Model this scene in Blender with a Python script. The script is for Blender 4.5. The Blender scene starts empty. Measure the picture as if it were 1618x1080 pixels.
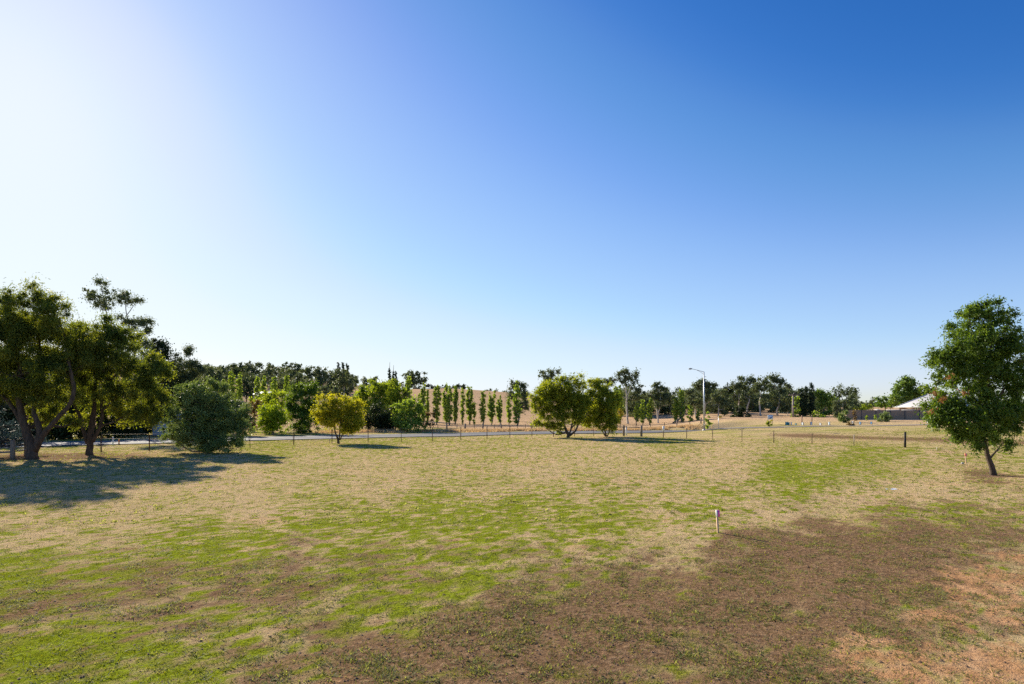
import bpy, math, random
import numpy as np
from mathutils import Vector
SC = bpy.context.scene
COL = SC.collection
R = math.radians
RNG = np.random.default_rng(11)
random.seed(5)

# ------------------------------------------------------------------ measurements
CAMH, FOC, PCX, PHY = 3.2, 899.0, 809.0, 648.0      # eye height, focal length and principal column / horizon row of the survey photo
SUN_AZ, SUN_EL = R(-42.0), R(25.0)                   # from +Y, negative = to the left
SDIR = Vector((math.sin(SUN_AZ)*math.cos(SUN_EL), math.cos(SUN_AZ)*math.cos(SUN_EL), math.sin(SUN_EL)))

def smooth(x, a, b):
    t = np.clip((np.asarray(x, float)-a)/(b-a), 0, 1)
    return t*t*(3-2*t)

def _hash(ix, iy, iz, seed):
    n = (ix.astype(np.int64)*374761393 + iy.astype(np.int64)*668265263 + iz.astype(np.int64)*2147483647 + seed*974634777) & 0xffffffff
    n = ((n ^ (n >> 13))*1274126177) & 0xffffffff
    n = ((n ^ (n >> 16))*2246822519) & 0xffffffff
    return ((n ^ (n >> 15)) & 0xffffff)/float(0xffffff)

def vnoise(x, y, z=None, seed=0):
    x = np.asarray(x, float); y = np.asarray(y, float)
    z = np.zeros_like(x) if z is None else np.asarray(z, float)
    xi, yi, zi = np.floor(x), np.floor(y), np.floor(z)
    fx, fy, fz = x-xi, y-yi, z-zi
    fx, fy, fz = fx*fx*(3-2*fx), fy*fy*(3-2*fy), fz*fz*(3-2*fz)
    out = 0
    for dz in ((0, 1) if np.any(fz) else (0,)):
        wz = fz if dz else 1-fz
        for dy in (0, 1):
            wy = fy if dy else 1-fy
            for dx in (0, 1):
                wx = fx if dx else 1-fx
                out = out + wx*wy*wz*_hash(xi+dx, yi+dy, zi+dz, seed)
    return out

def fbm(x, y, seed=0, octv=4, z=None):
    s, a, t = 0, .5, 0
    for o in range(octv):
        s = s + a*vnoise(np.asarray(x)*2**o + o*17.3, np.asarray(y)*2**o - o*9.1, None if z is None else np.asarray(z)*2**o, seed+o); t += a; a *= .5
    return s/t

ROAD = np.array([(-150, -45), (-95, 5), (-68, 33), (-43, 54), (-30, 63.5), (-17, 70.5), (-8.5, 74.3), (0, 79.5), (12, 83.3), (23, 85.3), (29, 86.3), (34, 87.6)], float)
PATH = np.array([(24, 79), (30, 76.2), (37, 74.8), (49, 74.6), (60, 75.5), (75, 76), (130, 77)], float)

def dense(P, step=1.5):
    out = []
    n = len(P)
    for i in range(n-1):
        p0, p1, p2, p3 = P[max(i-1, 0)], P[i], P[i+1], P[min(i+2, n-1)]
        k = max(2, int(np.linalg.norm(p2-p1)/step))
        for t in np.linspace(0, 1, k, endpoint=False):
            out.append(.5*((2*p1)+(-p0+p2)*t+(2*p0-5*p1+4*p2-p3)*t*t+(-p0+3*p1-3*p2+p3)*t**3))
    out.append(P[-1])
    return np.array(out)

def polydist(X, Y, P):
    d = np.full(np.shape(X), 1e9)
    for a, b in zip(P[:-1], P[1:]):
        ab = b-a
        t = np.clip(((X-a[0])*ab[0]+(Y-a[1])*ab[1])/ab.dot(ab), 0, 1)
        d = np.minimum(d, np.hypot(X-a[0]-t*ab[0], Y-a[1]-t*ab[1]))
    return d

RIDGE_PX = np.array([-900, 0, 150, 250, 350, 450, 520, 570, 620, 700, 750, 800, 850, 900, 1000, 1060, 1150, 1300, 2600], float)
RIDGE_PY = np.array([600, 588, 580, 584, 592, 594, 600, 611, 614, 612, 614.5, 618.5, 627, 635, 641, 645, 648, 648, 648], float)
RIDGE_X = (RIDGE_PX-PCX)/FOC*300
RIDGE_Z = np.maximum(0, CAMH+(PHY-RIDGE_PY)/FOC*292)

def fence_d(X, Y):
    return (X-15.5)*.735+(Y-68.5)*.68

def terrain(X, Y, fine=False):
    X = np.asarray(X, float); Y = np.asarray(Y, float)
    d = fence_d(X, Y)
    m = smooth(X/np.maximum(Y, 1), .22, .40)
    rise = (1.12*smooth(d, 0, 24)+.5*smooth(d, 24, 46))*m
    near = (Y > -60) & (Y < 130)
    rd = np.where(near, polydist(X, Y, ROAD), 99)
    rise = rise*smooth(rd, 4.5, 9.0)+np.where(near, .5*np.exp(-((X-31.5)/6.5)**2-((Y-81.2)/2.3)**2), 0)
    ridge = np.interp(X, RIDGE_X, RIDGE_Z)
    hill = ridge*smooth(Y, 118, 305)*(1-.5*smooth(Y, 380, 1200))
    und = (fbm(X*.02+5, Y*.02, 3, 3)-.5)*1.6*smooth(Y, 110, 220)
    z = rise+hill+und
    if fine:
        f = np.clip(1-Y/60, 0, 1)
        z = z+(fbm(X*.35, Y*.35, 21, 3)-.5)*.10*smooth(Y, 0, 8)*np.clip(1.3-Y/80, 0, 1)
        z = z+(fbm(X*2.1, Y*2.1, 31, 3)-.5)*.055*f
        z = np.where(rd < 5.2, z-.03, z)
    return z

def TZ(x, y):
    return float(terrain(np.array([x]), np.array([y]))[0])

def at(px, Y, dz=0.0):
    X = (px-PCX)/FOC*Y
    return Vector((X, Y, TZ(X, Y)+dz))

def ground_y(px, py):
    """distance along the ray of a photo column where the ground meets the row"""
    lo = 5.0
    for y in np.arange(5, 320, .25):
        X = (px-PCX)/FOC*y
        if CAMH-(py-PHY)/FOC*y <= TZ(X, y):
            return float(y)
    return 320.0

# ------------------------------------------------------------------ object helpers
def raw_mesh(name, verts, faces, mat, parent=None, smooth_shade=False, tone=None, mats=None, midx=None):
    """verts (N,3); faces (M,k) one k only, or list of such arrays"""
    me = bpy.data.meshes.new(name)
    verts = np.asarray(verts, np.float32)
    fl = faces if isinstance(faces, list) else [faces]
    fl = [np.asarray(f, np.int32) for f in fl if len(f)]
    me.vertices.add(len(verts)); me.vertices.foreach_set('co', verts.ravel())
    nl = sum(f.size for f in fl); nf = sum(len(f) for f in fl)
    me.loops.add(nl); me.polygons.add(nf)
    me.loops.foreach_set('vertex_index', np.concatenate([f.ravel() for f in fl]))
    starts = []; s = 0
    for f in fl:
        starts.append(s+np.arange(len(f))*f.shape[1]); s += f.size
    me.polygons.foreach_set('loop_start', np.concatenate(starts).astype(np.int32))
    if smooth_shade:
        me.polygons.foreach_set('use_smooth', np.ones(nf, bool))
    if tone is not None:
        a = me.attributes.new('tone', 'FLOAT', 'FACE'); a.data.foreach_set('value', np.asarray(tone, np.float32))
    for m in (mats or [mat]):
        me.materials.append(m)
    if midx is not None:
        me.polygons.foreach_set('material_index', np.asarray(midx, np.int32))
    me.update(calc_edges=True); me.validate()
    o = bpy.data.objects.new(name, me); COL.objects.link(o)
    if parent is not None:
        o.parent = parent
    return o

def tag(o, label=None, cat=None, group=None, kind=None):
    if label: o['label'] = label
    if cat: o['category'] = cat
    if group: o['group'] = group
    if kind: o['kind'] = kind
    return o

def thing(name, loc, label, cat, group=None, rz=0.0):
    o = bpy.data.objects.new(name, None); COL.objects.link(o)
    o.location = loc; o.rotation_euler = (0, 0, rz); o.empty_display_size = .3
    return tag(o, label, cat, group)

class MB:
    """collects boxes and tubes, builds one mesh"""
    def __init__(s): s.v = []; s.q = []; s.t = []; s.n = 0
    def add(s, v, q=(), t=()):
        v = np.asarray(v, float)
        if len(q): s.q.append(np.asarray(q, int)+s.n)
        if len(t): s.t.append(np.asarray(t, int)+s.n)
        s.v.append(v); s.n += len(v)
    def box(s, c, size, rz=0.0, bev=0.0, tilt=(0, 0)):
        hx, hy, hz = [k/2 for k in size]
        b = min(bev, hx*.6, hy*.6)
        if b > 0:
            ring = [(-hx+b, -hy), (hx-b, -hy), (hx, -hy+b), (hx, hy-b), (hx-b, hy), (-hx+b, hy), (-hx, hy-b), (-hx, -hy+b)]
        else:
            ring = [(-hx, -hy), (hx, -hy), (hx, hy), (-hx, hy)]
        n = len(ring); ca, sa = math.cos(rz), math.sin(rz)
        v = []
        for zz in (-hz, hz):
            for x, y in ring:
                x2, y2 = x+tilt[0]*(zz+hz), y+tilt[1]*(zz+hz)
                v.append((c[0]+x2*ca-y2*sa, c[1]+x2*sa+y2*ca, c[2]+zz))
        q = [(i, (i+1) % n, n+(i+1) % n, n+i) for i in range(n)]
        v += [(c[0]-tilt[0]*0, c[1], c[2]-hz), (c[0]+(tilt[0]*ca-tilt[1]*sa)*2*hz, c[1]+(tilt[0]*sa+tilt[1]*ca)*2*hz, c[2]+hz)]
        t = [((i+1) % n, i, 2*n) for i in range(n)]+[(n+i, n+(i+1) % n, 2*n+1) for i in range(n)]
        s.add(v, q, t); return s
    def tube(s, pts, rad, k=7, cap=True, wob=0.0):
        pts = np.asarray(pts, float); n = len(pts)
        rad = np.broadcast_to(np.asarray(rad, float), (n,))
        tan = np.gradient(pts, axis=0); tan /= np.maximum(np.linalg.norm(tan, axis=1, keepdims=True), 1e-9)
        ref = np.array((0., 1., 0.)) if abs(tan[0][1]) < .9 else np.array((1., 0., 0.))
        a = np.linspace(0, 2*np.pi, k, endpoint=False)
        v = []
        for p, t_, r in zip(pts, tan, rad):
            u = np.cross(t_, ref); u /= max(np.linalg.norm(u), 1e-9); w = np.cross(t_, u)
            rr = r*(1+wob*(RNG.random(k)-.5))
            v.append(p+np.outer(np.cos(a)*rr, u)+np.outer(np.sin(a)*rr, w))
        v = np.concatenate(v)
        i = np.arange(n-1)[:, None]*k; j = np.arange(k)[None]; j2 = (j+1) % k
        q = np.stack([(i+j), (i+j2), (i+k+j2), (i+k+j)], -1).reshape(-1, 4)
        t = []
        if cap:
            v = np.vstack([v, pts[0], pts[-1]]); b = n*k
            t = [((x+1) % k, x, b) for x in range(k)]+[(b-k+x, b-k+(x+1) % k, b+1) for x in range(k)]
        s.add(v, q, t); return s
    def build(s, name, mat, parent=None, smooth_shade=False, off=None):
        v = np.concatenate(s.v)
        if off is not None: v = v-np.asarray(off)
        fl = []
        if s.q: fl.append(np.concatenate(s.q))
        if s.t: fl.append(np.concatenate(s.t))
        return raw_mesh(name, v, fl, mat, parent, smooth_shade)

# ------------------------------------------------------------------ materials
def new_mat(name):
    m = bpy.data.materials.new(name); m.use_nodes = True
    nt = m.node_tree; nt.nodes.clear()
    out = nt.nodes.new('ShaderNodeOutputMaterial')
    def N(t, **k):
        n = nt.nodes.new(t)
        for a, b in k.items():
            if hasattr(n, a) and not a.startswith('in_'): setattr(n, a, b)
        return n
    return m, nt, out, N

def ramp(nt, stops, fac=None):
    r = nt.nodes.new('ShaderNodeValToRGB'); e = r.color_ramp.elements
    while len(e) < len(stops): e.new(.5)
    for k, (p, c) in zip(e, stops):
        k.position = p; k.color = (*c, 1)
    if fac is not None: nt.links.new(fac, r.inputs[0])
    return r

def noise(nt, scale, detail=4, rough=.55, vec=None, dist=0):
    n = nt.nodes.new('ShaderNodeTexNoise'); n.inputs['Scale'].default_value = scale
    n.inputs['Detail'].default_value = detail; n.inputs['Roughness'].default_value = rough; n.inputs['Distortion'].default_value = dist
    if vec is not None: nt.links.new(vec, n.inputs['Vector'])
    return n

def surf(name, c1, c2, scale=4, rough=.7, metal=0.0, bump=.0, bscale=None, stretch=None, spec=.4):
    m, nt, out, N = new_mat(name)
    tc = N('ShaderNodeTexCoord'); vec = tc.outputs['Object']
    if stretch:
        mp = N('ShaderNodeMapping'); mp.inputs['Scale'].default_value = stretch
        nt.links.new(vec, mp.inputs[0]); vec = mp.outputs[0]
    n = noise(nt, scale, 6, .6, vec)
    r = ramp(nt, [(.3, c1), (.7, c2)], n.outputs['Fac'])
    p = N('ShaderNodeBsdfPrincipled'); p.inputs['Roughness'].default_value = rough; p.inputs['Metallic'].default_value = metal
    p.inputs['Specular IOR Level'].default_value = spec
    nt.links.new(r.outputs[0], p.inputs['Base Color'])
    if bump:
        n2 = noise(nt, bscale or scale*2, 5, .6, vec)
        b = N('ShaderNodeBump'); b.inputs['Strength'].default_value = bump; b.inputs['Distance'].default_value = .05
        nt.links.new(n2.outputs['Fac'], b.inputs['Height']); nt.links.new(b.outputs[0], p.inputs['Normal'])
    nt.links.new(p.outputs[0], out.inputs[0])
    return m

def leaf_mat(name, dark, mid, light, trans=.4, tcol=(1.25, 1.15, .55), rough=.55, spec=.2):
    m, nt, out, N = new_mat(name)
    at_ = N('ShaderNodeAttribute'); at_.attribute_name = 'tone'
    r = ramp(nt, [(.0, dark), (.5, mid), (1., light)], at_.outputs['Fac'])
    p = N('ShaderNodeBsdfPrincipled'); p.inputs['Roughness'].default_value = rough; p.inputs['Specular IOR Level'].default_value = spec
    nt.links.new(r.outputs[0], p.inputs['Base Color'])
    mu = N('ShaderNodeMix', data_type='RGBA'); mu.blend_type = 'MULTIPLY'; mu.inputs['Factor'].default_value = 1
    mu.inputs[7].default_value = (*tcol, 1); nt.links.new(r.outputs[0], mu.inputs[6])
    t = N('ShaderNodeBsdfTranslucent'); nt.links.new(mu.outputs[2], t.inputs['Color'])
    mx = N('ShaderNodeMixShader'); mx.inputs[0].default_value = trans
    nt.links.new(p.outputs[0], mx.inputs[1]); nt.links.new(t.outputs[0], mx.inputs[2]); nt.links.new(mx.outputs[0], out.inputs[0])
    return m

LEAF = {
 'gum':    leaf_mat('gum_leaves', (0.049, 0.080, 0.022), (0.101, 0.146, 0.034), (0.242, 0.265, 0.053), .55, (1.75, 1.5, .35), .6, .2),
 'gumgrey':leaf_mat('grey_gum_leaves', (0.062, 0.090, 0.047), (0.110, 0.148, 0.071), (0.187, 0.225, 0.104), .3),
 'acacia': leaf_mat('wattle_leaves', (0.141, 0.172, 0.023), (0.282, 0.316, 0.034), (0.469, 0.468, 0.042), .55, (1.6, 1.35, .3)),
 'wattle': leaf_mat('dark_wattle_leaves', (0.092, 0.137, 0.024), (0.186, 0.242, 0.035), (0.335, 0.381, 0.043), .55, (1.6, 1.4, .3)),
 'silver': leaf_mat('silver_bush_leaves', (0.055, 0.105, 0.034), (0.124, 0.186, 0.058), (0.313, 0.396, 0.149), .32, (1.4, 1.3, .5), .6, .3),
 'ash':    leaf_mat('ash_leaves', (0.040, 0.078, 0.012), (0.081, 0.146, 0.020), (0.179, 0.263, 0.055), .45, (1.6, 1.45, .35), .5, .3),
 'rust':   leaf_mat('rusty_leaves', (0.160, 0.075, 0.025), (0.240, 0.110, 0.040), (0.300, 0.170, 0.070), .4, (1.2, 1, .6)),
 'poplar': leaf_mat('poplar_leaves', (0.097, 0.161, 0.036), (0.196, 0.290, 0.060), (0.382, 0.483, 0.103), .45, (1.5, 1.4, .35), .6, .15),
 'willow': leaf_mat('willow_leaves', (0.092, 0.151, 0.024), (0.173, 0.254, 0.036), (0.304, 0.385, 0.061), .55, (1.6, 1.4, .3)),
 'lime':   leaf_mat('lime_leaves', (0.120, 0.192, 0.014), (0.228, 0.324, 0.024), (0.360, 0.444, 0.042), .45, (1.4, 1.3, .35)),
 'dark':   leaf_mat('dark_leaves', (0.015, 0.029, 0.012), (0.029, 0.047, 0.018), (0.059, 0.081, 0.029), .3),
 'conifer':leaf_mat('conifer_needles', (0.013, 0.031, 0.016), (0.023, 0.047, 0.023), (0.046, 0.075, 0.034), .2),
 'spruce': leaf_mat('blue_spruce_needles', (0.024, 0.050, 0.060), (0.048, 0.084, 0.098), (0.096, 0.144, 0.156), .2, (1.1, 1.1, .9)),
 'elm':    leaf_mat('elm_leaves', (0.068, 0.126, 0.024), (0.135, 0.220, 0.043), (0.236, 0.321, 0.085), .36, (1.4, 1.35, .45)),
 'brown':  leaf_mat('brown_leaves', (0.108, 0.066, 0.024), (0.180, 0.120, 0.042), (0.240, 0.192, 0.060), .4, (1.2, 1, .6)),
 'autumn': leaf_mat('yellow_wattle_leaves', (0.100, 0.080, 0.012), (0.220, 0.180, 0.015), (0.500, 0.380, 0.020), .4),
}
BARK = surf('bark', (.035, .024, .018), (.12, .085, .06), 3, .9, 0, .9, 9, (3, 3, .6))
BARK_PALE = surf('pale_gum_bark', (.34, .30, .26), (.68, .62, .54), 2, .8, 0, .4, 6, (2, 2, .5))
BARK_GREY = surf('grey_bark', (.10, .085, .07), (.22, .19, .16), 4, .9, 0, .8, 9, (3, 3, .6))
TIMBER = surf('weathered_timber', (.14, .11, .085), (.30, .25, .20), 5, .85, 0, .6, 14, (3, 3, .5))
TIMBER_DARK = surf('dark_timber', (.012, .01, .009), (.035, .028, .024), 5, .8, 0, .5, 14, (3, 3, .5))
RUST = surf('rusted_steel', (.07, .04, .03), (.15, .09, .06), 9, .75, .3)
WIRE = surf('fence_wire', (.11, .10, .09), (.2, .19, .18), 8, .5, .7)
GALV = surf('galvanised_steel', (.40, .43, .47), (.52, .55, .6), 3, .42, .75, 0, None, (2, 2, .4))
WHITE = surf('white_paint', (.68, .68, .66), (.80, .80, .78), 5, .5)

# ------------------------------------------------------------------ trees
class Kind:
    def __init__(s, mat, L, W, cr, lai, gap=.36, droop=0.0, bark=BARK, shell=.35, sq=.8):
        s.__dict__.update(locals())
K = {
 'gum':    Kind('gum', .17, .045, .5, 3.1, .42, .55, BARK),
 'tallgum':Kind('gumgrey', .22, .07, .75, 2.6, .40, .5, BARK_GREY),
 'fargum': Kind('gumgrey', .30, .15, .95, 3.2, .36, .3, BARK_PALE),
 'acacia': Kind('acacia', .14, .05, .45, 4.0, .28, .25, BARK),
 'wattle': Kind('wattle', .15, .055, .5, 4.0, .28, .25, BARK),
 'silver': Kind('silver', .16, .06, .40, 2.9, .43, .0, BARK_GREY),
 'ash':    Kind('ash', .15, .055, .37, 3.4, .37, .3, BARK),
 'rust':   Kind('rust', .13, .05, .25, 2.6, .2, .3, BARK),
 'poplar': Kind('poplar', .22, .16, .5, 3.6, .22, -.4, BARK_GREY),
 'willow': Kind('willow', .32, .1, .6, 3.6, .28, .9, BARK_GREY),
 'lime':   Kind('lime', .3, .09, .6, 3.6, .2, -.2, BARK_GREY),
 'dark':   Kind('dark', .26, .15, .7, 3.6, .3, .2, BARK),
 'conifer':Kind('conifer', .26, .12, .5, 4.0, .2, -.3, BARK),
 'spruce': Kind('spruce', .2, .05, .4, 4.0, .25, .2, BARK),
 'elm':    Kind('elm', .3, .2, .9, 3.6, .3, .3, BARK_GREY),
 'brown':  Kind('brown', .2, .08, .35, 2.2, .3, .1, BARK),
 'autumn': Kind('autumn', .25, .12, .5, 3.4, .25, .1, BARK),
 'greybush':Kind('gumgrey', .22, .09, .5, 3.4, .28, .0, BARK_GREY),
}

def leaves_from_clusters(cc, cr, nper, L, W, droop, center, rng, flat=.88):
    n = len(cc)
    cnt = np.maximum(3, rng.poisson(nper, n))
    ci = np.repeat(np.arange(n), cnt); m = len(ci)
    g = rng.normal(0, 1, (m, 3)); g /= np.linalg.norm(g, axis=1, keepdims=True)
    rad = cr[ci]*np.minimum(np.abs(rng.normal(0, .68, m))+.12*rng.random(m), 1.6)
    p = cc[ci]+g*rad[:, None]*np.array((1, 1, flat))
    ax = rng.normal(0, 1, (m, 3))+g*.7; ax[:, 2] -= droop*1.8
    ax /= np.linalg.norm(ax, axis=1, keepdims=True)
    nn = rng.normal(0, 1, (m, 3))+.5*g; nn[:, 2] += .35*(1-abs(droop))
    sd = np.cross(ax, nn); sd /= np.maximum(np.linalg.norm(sd, axis=1, keepdims=True), 1e-6)
    s = (.65+.7*rng.random(m))[:, None]
    a = p-ax*L*.5*s; b = p+ax*L*.5*s; c = p+sd*W*.5*s-ax*L*.08*s; d = p-sd*W*.5*s-ax*L*.08*s
    v = np.stack([a, d, b, c], 1).reshape(-1, 3)
    f = np.arange(m*4).reshape(-1, 4)
    ct = rng.random(n)
    tone = np.clip(.15+.42*ct[ci]+.43*rng.random(m)+rng.normal(0, .06, m), 0, 1)
    return v, f, tone

def lobe_clusters(c, r, cr, gap, shell, rng, seed, over=1.0):
    """cluster centres inside an ellipsoid, denser toward its skin, thinned by noise so gaps show"""
    area = (r[0]*r[1]*r[2])**(2/3)
    n = int(max(6, over*3.8*area/(cr*cr)))
    d = rng.normal(0, 1, (n, 3)); d /= np.linalg.norm(d, axis=1, keepdims=True)
    q = (shell**3+(1-shell**3)*rng.random(n))**(1/3)
    q *= 1+.22*(rng.random(n)-.45)
    p = c+d*q[:, None]*r
    nz = vnoise(p[:, 0]/(cr*2.2), p[:, 1]/(cr*2.2), p[:, 2]/(cr*2.2), seed)
    keep = nz > gap+.05
    return p[keep]

def bez(pts, n=7):
    return dense(np.asarray(pts, float), 1e9) if len(pts) < 3 else dense(np.asarray(pts, float), .5)

def tree(name, label, Y, bpx, lobes, kind, stems=None, tr=None, cat='tree', group=None, lai=1.0, seed=None, depth=.85, twigs=True, extra=None, cone=None, crs=1.0, trunk_top=None, bare=0, grow=1.12, bridge=True, lpx=1.75):
    """lobes: (px, py, rx, ry[, depth offset m]) measured in the photo, turned into ellipsoids standing at the tree's own distance"""
    k = K[kind]
    seed = seed if seed is not None else (int(abs(bpx)*7+Y*13) % 9973)
    rng = np.random.default_rng(seed)
    base = at(bpx, Y); b = np.array(base)
    s = Y/FOC
    pix = Y/569.0
    L = max(k.L, lpx*pix); W = max(k.W, L*k.W/k.L, .43*lpx*pix); cr0 = max(k.cr*crs, .92*lpx*pix)
    root = thing(name, base, label, cat, group)
    allc, allr, cen = [], [], []
    for i, lb in enumerate(lobes):
        px, py, rx, ry = lb[:4]; dy = lb[4] if len(lb) > 4 else rng.uniform(-.35, .35)*rx*s
        c = np.array(((px-PCX)*s, Y+dy, CAMH-(py-PHY)*s))-b
        dr = depth*rx if rx >= ry*.6 else rx
        r = np.array((rx*s, dr*s, ry*s))*grow
        cr = min(cr0, .8*min(r))
        ee = np.maximum(r-cr*.25, .4*r)
        pc = lobe_clusters(c, ee, cr, k.gap, k.shell, rng, seed+i)
        if not len(pc): pc = c[None]
        A = math.pi*r[0]*r[2]
        nl = lai*k.lai*A/(.5*L*W)/len(pc)
        allc.append((pc, np.full(len(pc), cr)*rng.uniform(.7, 1.25, len(pc)), nl)); cen.append((c, r, pc))
    if bridge:
        for i in range(len(cen)):
            for j in range(i):
                ci_, ri, _ = cen[i]; cj, rj, _ = cen[j]
                m_ = (ri.mean()+rj.mean()); dd = np.linalg.norm(ci_-cj)
                if dd < 1.15*m_ and dd > .2*m_:
                    n_ = max(1, int(.38*min(ri.mean(), rj.mean())**2/(cr0*cr0)))
                    u = .25+.5*rng.random((n_, 1)); sc_ = np.minimum(ri, rj)*.62
                    pc = ci_*u+cj*(1-u)+rng.normal(0, .55, (n_, 3))*sc_
                    allc.append((pc, np.full(n_, min(cr0, .7*min(sc_)/.62)), allc[i][2]))
    vs, fs, ts, off = [], [], [], 0
    for pc, cr, nl in allc:
        v, f, t = leaves_from_clusters(pc, cr, nl, L, W, k.droop, None, rng)
        vs.append(v); fs.append(f+off); ts.append(t); off += len(v)
    raw_mesh('crown', np.concatenate(vs), np.concatenate(fs), LEAF[k.mat], root, tone=np.concatenate(ts))
    # trunk, limbs and twigs
    mb = MB()
    H = max(c[2]+r[2] for c, r, _ in cen)
    low = min(c[2]-r[2] for c, r, _ in cen)
    tr = tr or max(.06, H*.022)
    near = Y < 75
    sides = 9 if near else 6
    ends = []
    if stems:
        for st in stems:
            P = np.array([((p[0]-PCX)*s, Y+(p[3] if len(p) > 3 else 0), CAMH-(p[1]-PHY)*s) for p in st])-b
            rr = np.array([p[2]*s*.66 for p in st])
            D = dense(P, .35); t0 = np.linspace(0, 1, len(st)); RR = np.interp(np.linspace(0, 1, len(D)), t0, rr)
            D[1:-1] += rng.normal(0, .03, D[1:-1].shape)*RR[1:-1, None]*4
            if st is stems[0]:
                D[0, 2] -= .25; RR[0] *= 1.25
            mb.tube(D, RR, sides, True, .12); ends.append((D, RR))
    else:
        cx = np.mean([c for c, r, _ in cen], 0)
        topz = trunk_top if trunk_top else max(low+.25*(H-low), H*.35)
        P = np.array([(0, 0, -.25), (cx[0]*.08, cx[1]*.08, topz*.35), (cx[0]*.3, cx[1]*.3, topz*.75), (cx[0]*.55, cx[1]*.55, topz), (cx[0]*.9, cx[1]*.9, topz+.35*(H-topz))])
        P[1:4, :2] += rng.normal(0, .02*H, (3, 2))
        D = dense(P, max(.4, H*.06)); RR = np.interp(np.linspace(0, 1, len(D)), [0, .12, .6, 1], [tr*1.3, tr, tr*.72, tr*.25])
        mb.tube(D, RR, sides, True, .12); ends.append((D, RR))
    D0 = np.concatenate([e[0] for e in ends]); R0 = np.concatenate([e[1] for e in ends])
    for c, r, pc in cen:
        dd = np.linalg.norm((D0-c)*np.array((1, 1, .6)), axis=1)+np.where(D0[:, 2] > c[2]-.1*r[2], 3*r[2], 0)+np.where(D0[:, 2] < .3*max(low, .5), 5, 0)
        j = int(np.argmin(dd)); a = D0[j]; ra = min(R0[j]*.6, tr*.55)
        mid = a*.5+c*.5+np.array((0, 0, -.12*np.linalg.norm(c-a)))+rng.normal(0, .05*np.linalg.norm(c-a), 3)
        Q = dense(np.array([a, mid, c+(c-mid)*.2]), max(.4, 2.5*pix)); mb.tube(Q, np.linspace(ra, max(.012, ra*.25), len(Q)), 6 if near else 4, True)
        if twigs and len(pc):
            nt_ = min(len(pc), 40 if near else 10)
            for t in pc[rng.choice(len(pc), nt_, replace=False)]:
                st = Q[rng.integers(len(Q)//2, len(Q))]
                m2 = st*.5+t*.5+rng.normal(0, .08*np.linalg.norm(t-st), 3)
                mb.tube(np.array([st, m2, t]), [max(.012, ra*.3), max(.01, ra*.2), max(.006, .15*pix)], 4, False)
    if bare:
        for c, r, pc in cen[-1:]:
            mb.tube(np.array([c, c+np.array((.1, 0, r[2]*1.0)), c+np.array((.15, 0, r[2]+bare))]), [tr*.4, tr*.3, .03], 4)
    mb.build('trunk', k.bark, root, True)
    return root

def poplar(label, Y, px, top, base, hw, kind='poplar', name='poplar_tree', group=None, tips=((0, 0),), bare=0, seed=None):
    """columnar tree: a stack of narrow lobes with a ragged outline, forked when several tips are given"""
    seed = seed if seed is not None else int(px*3+Y) % 997
    rng = np.random.default_rng(seed)
    H = base-top; lobes = []
    for dx, dt in tips:
        n = max(5, int(H/(hw*1.1)))
        for i in range(n):
            t = (i+.5)/n
            w = .98*hw*np.interp(t, [0, .2, .55, .85, 1], [.5, 1., 1.0, .75, .4])*(1 if len(tips) == 1 else .72)*rng.uniform(.82, 1.18)
            y = base-H*.055-(H*.945-dt)*t
            lobes.append((px+dx*min(1, t*1.8)+rng.uniform(-.18, .18)*hw, y, w, (H*.945-dt)/n*.85, 0.0))
    return tree(name, label, Y, px, lobes, kind, group=group, seed=seed, tr=max(.10, H*Y/FOC*.017), twigs=False, crs=.62, trunk_top=H*Y/FOC*.5, bare=bare, lai=1.5, bridge=False, lpx=1.25)

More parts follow.
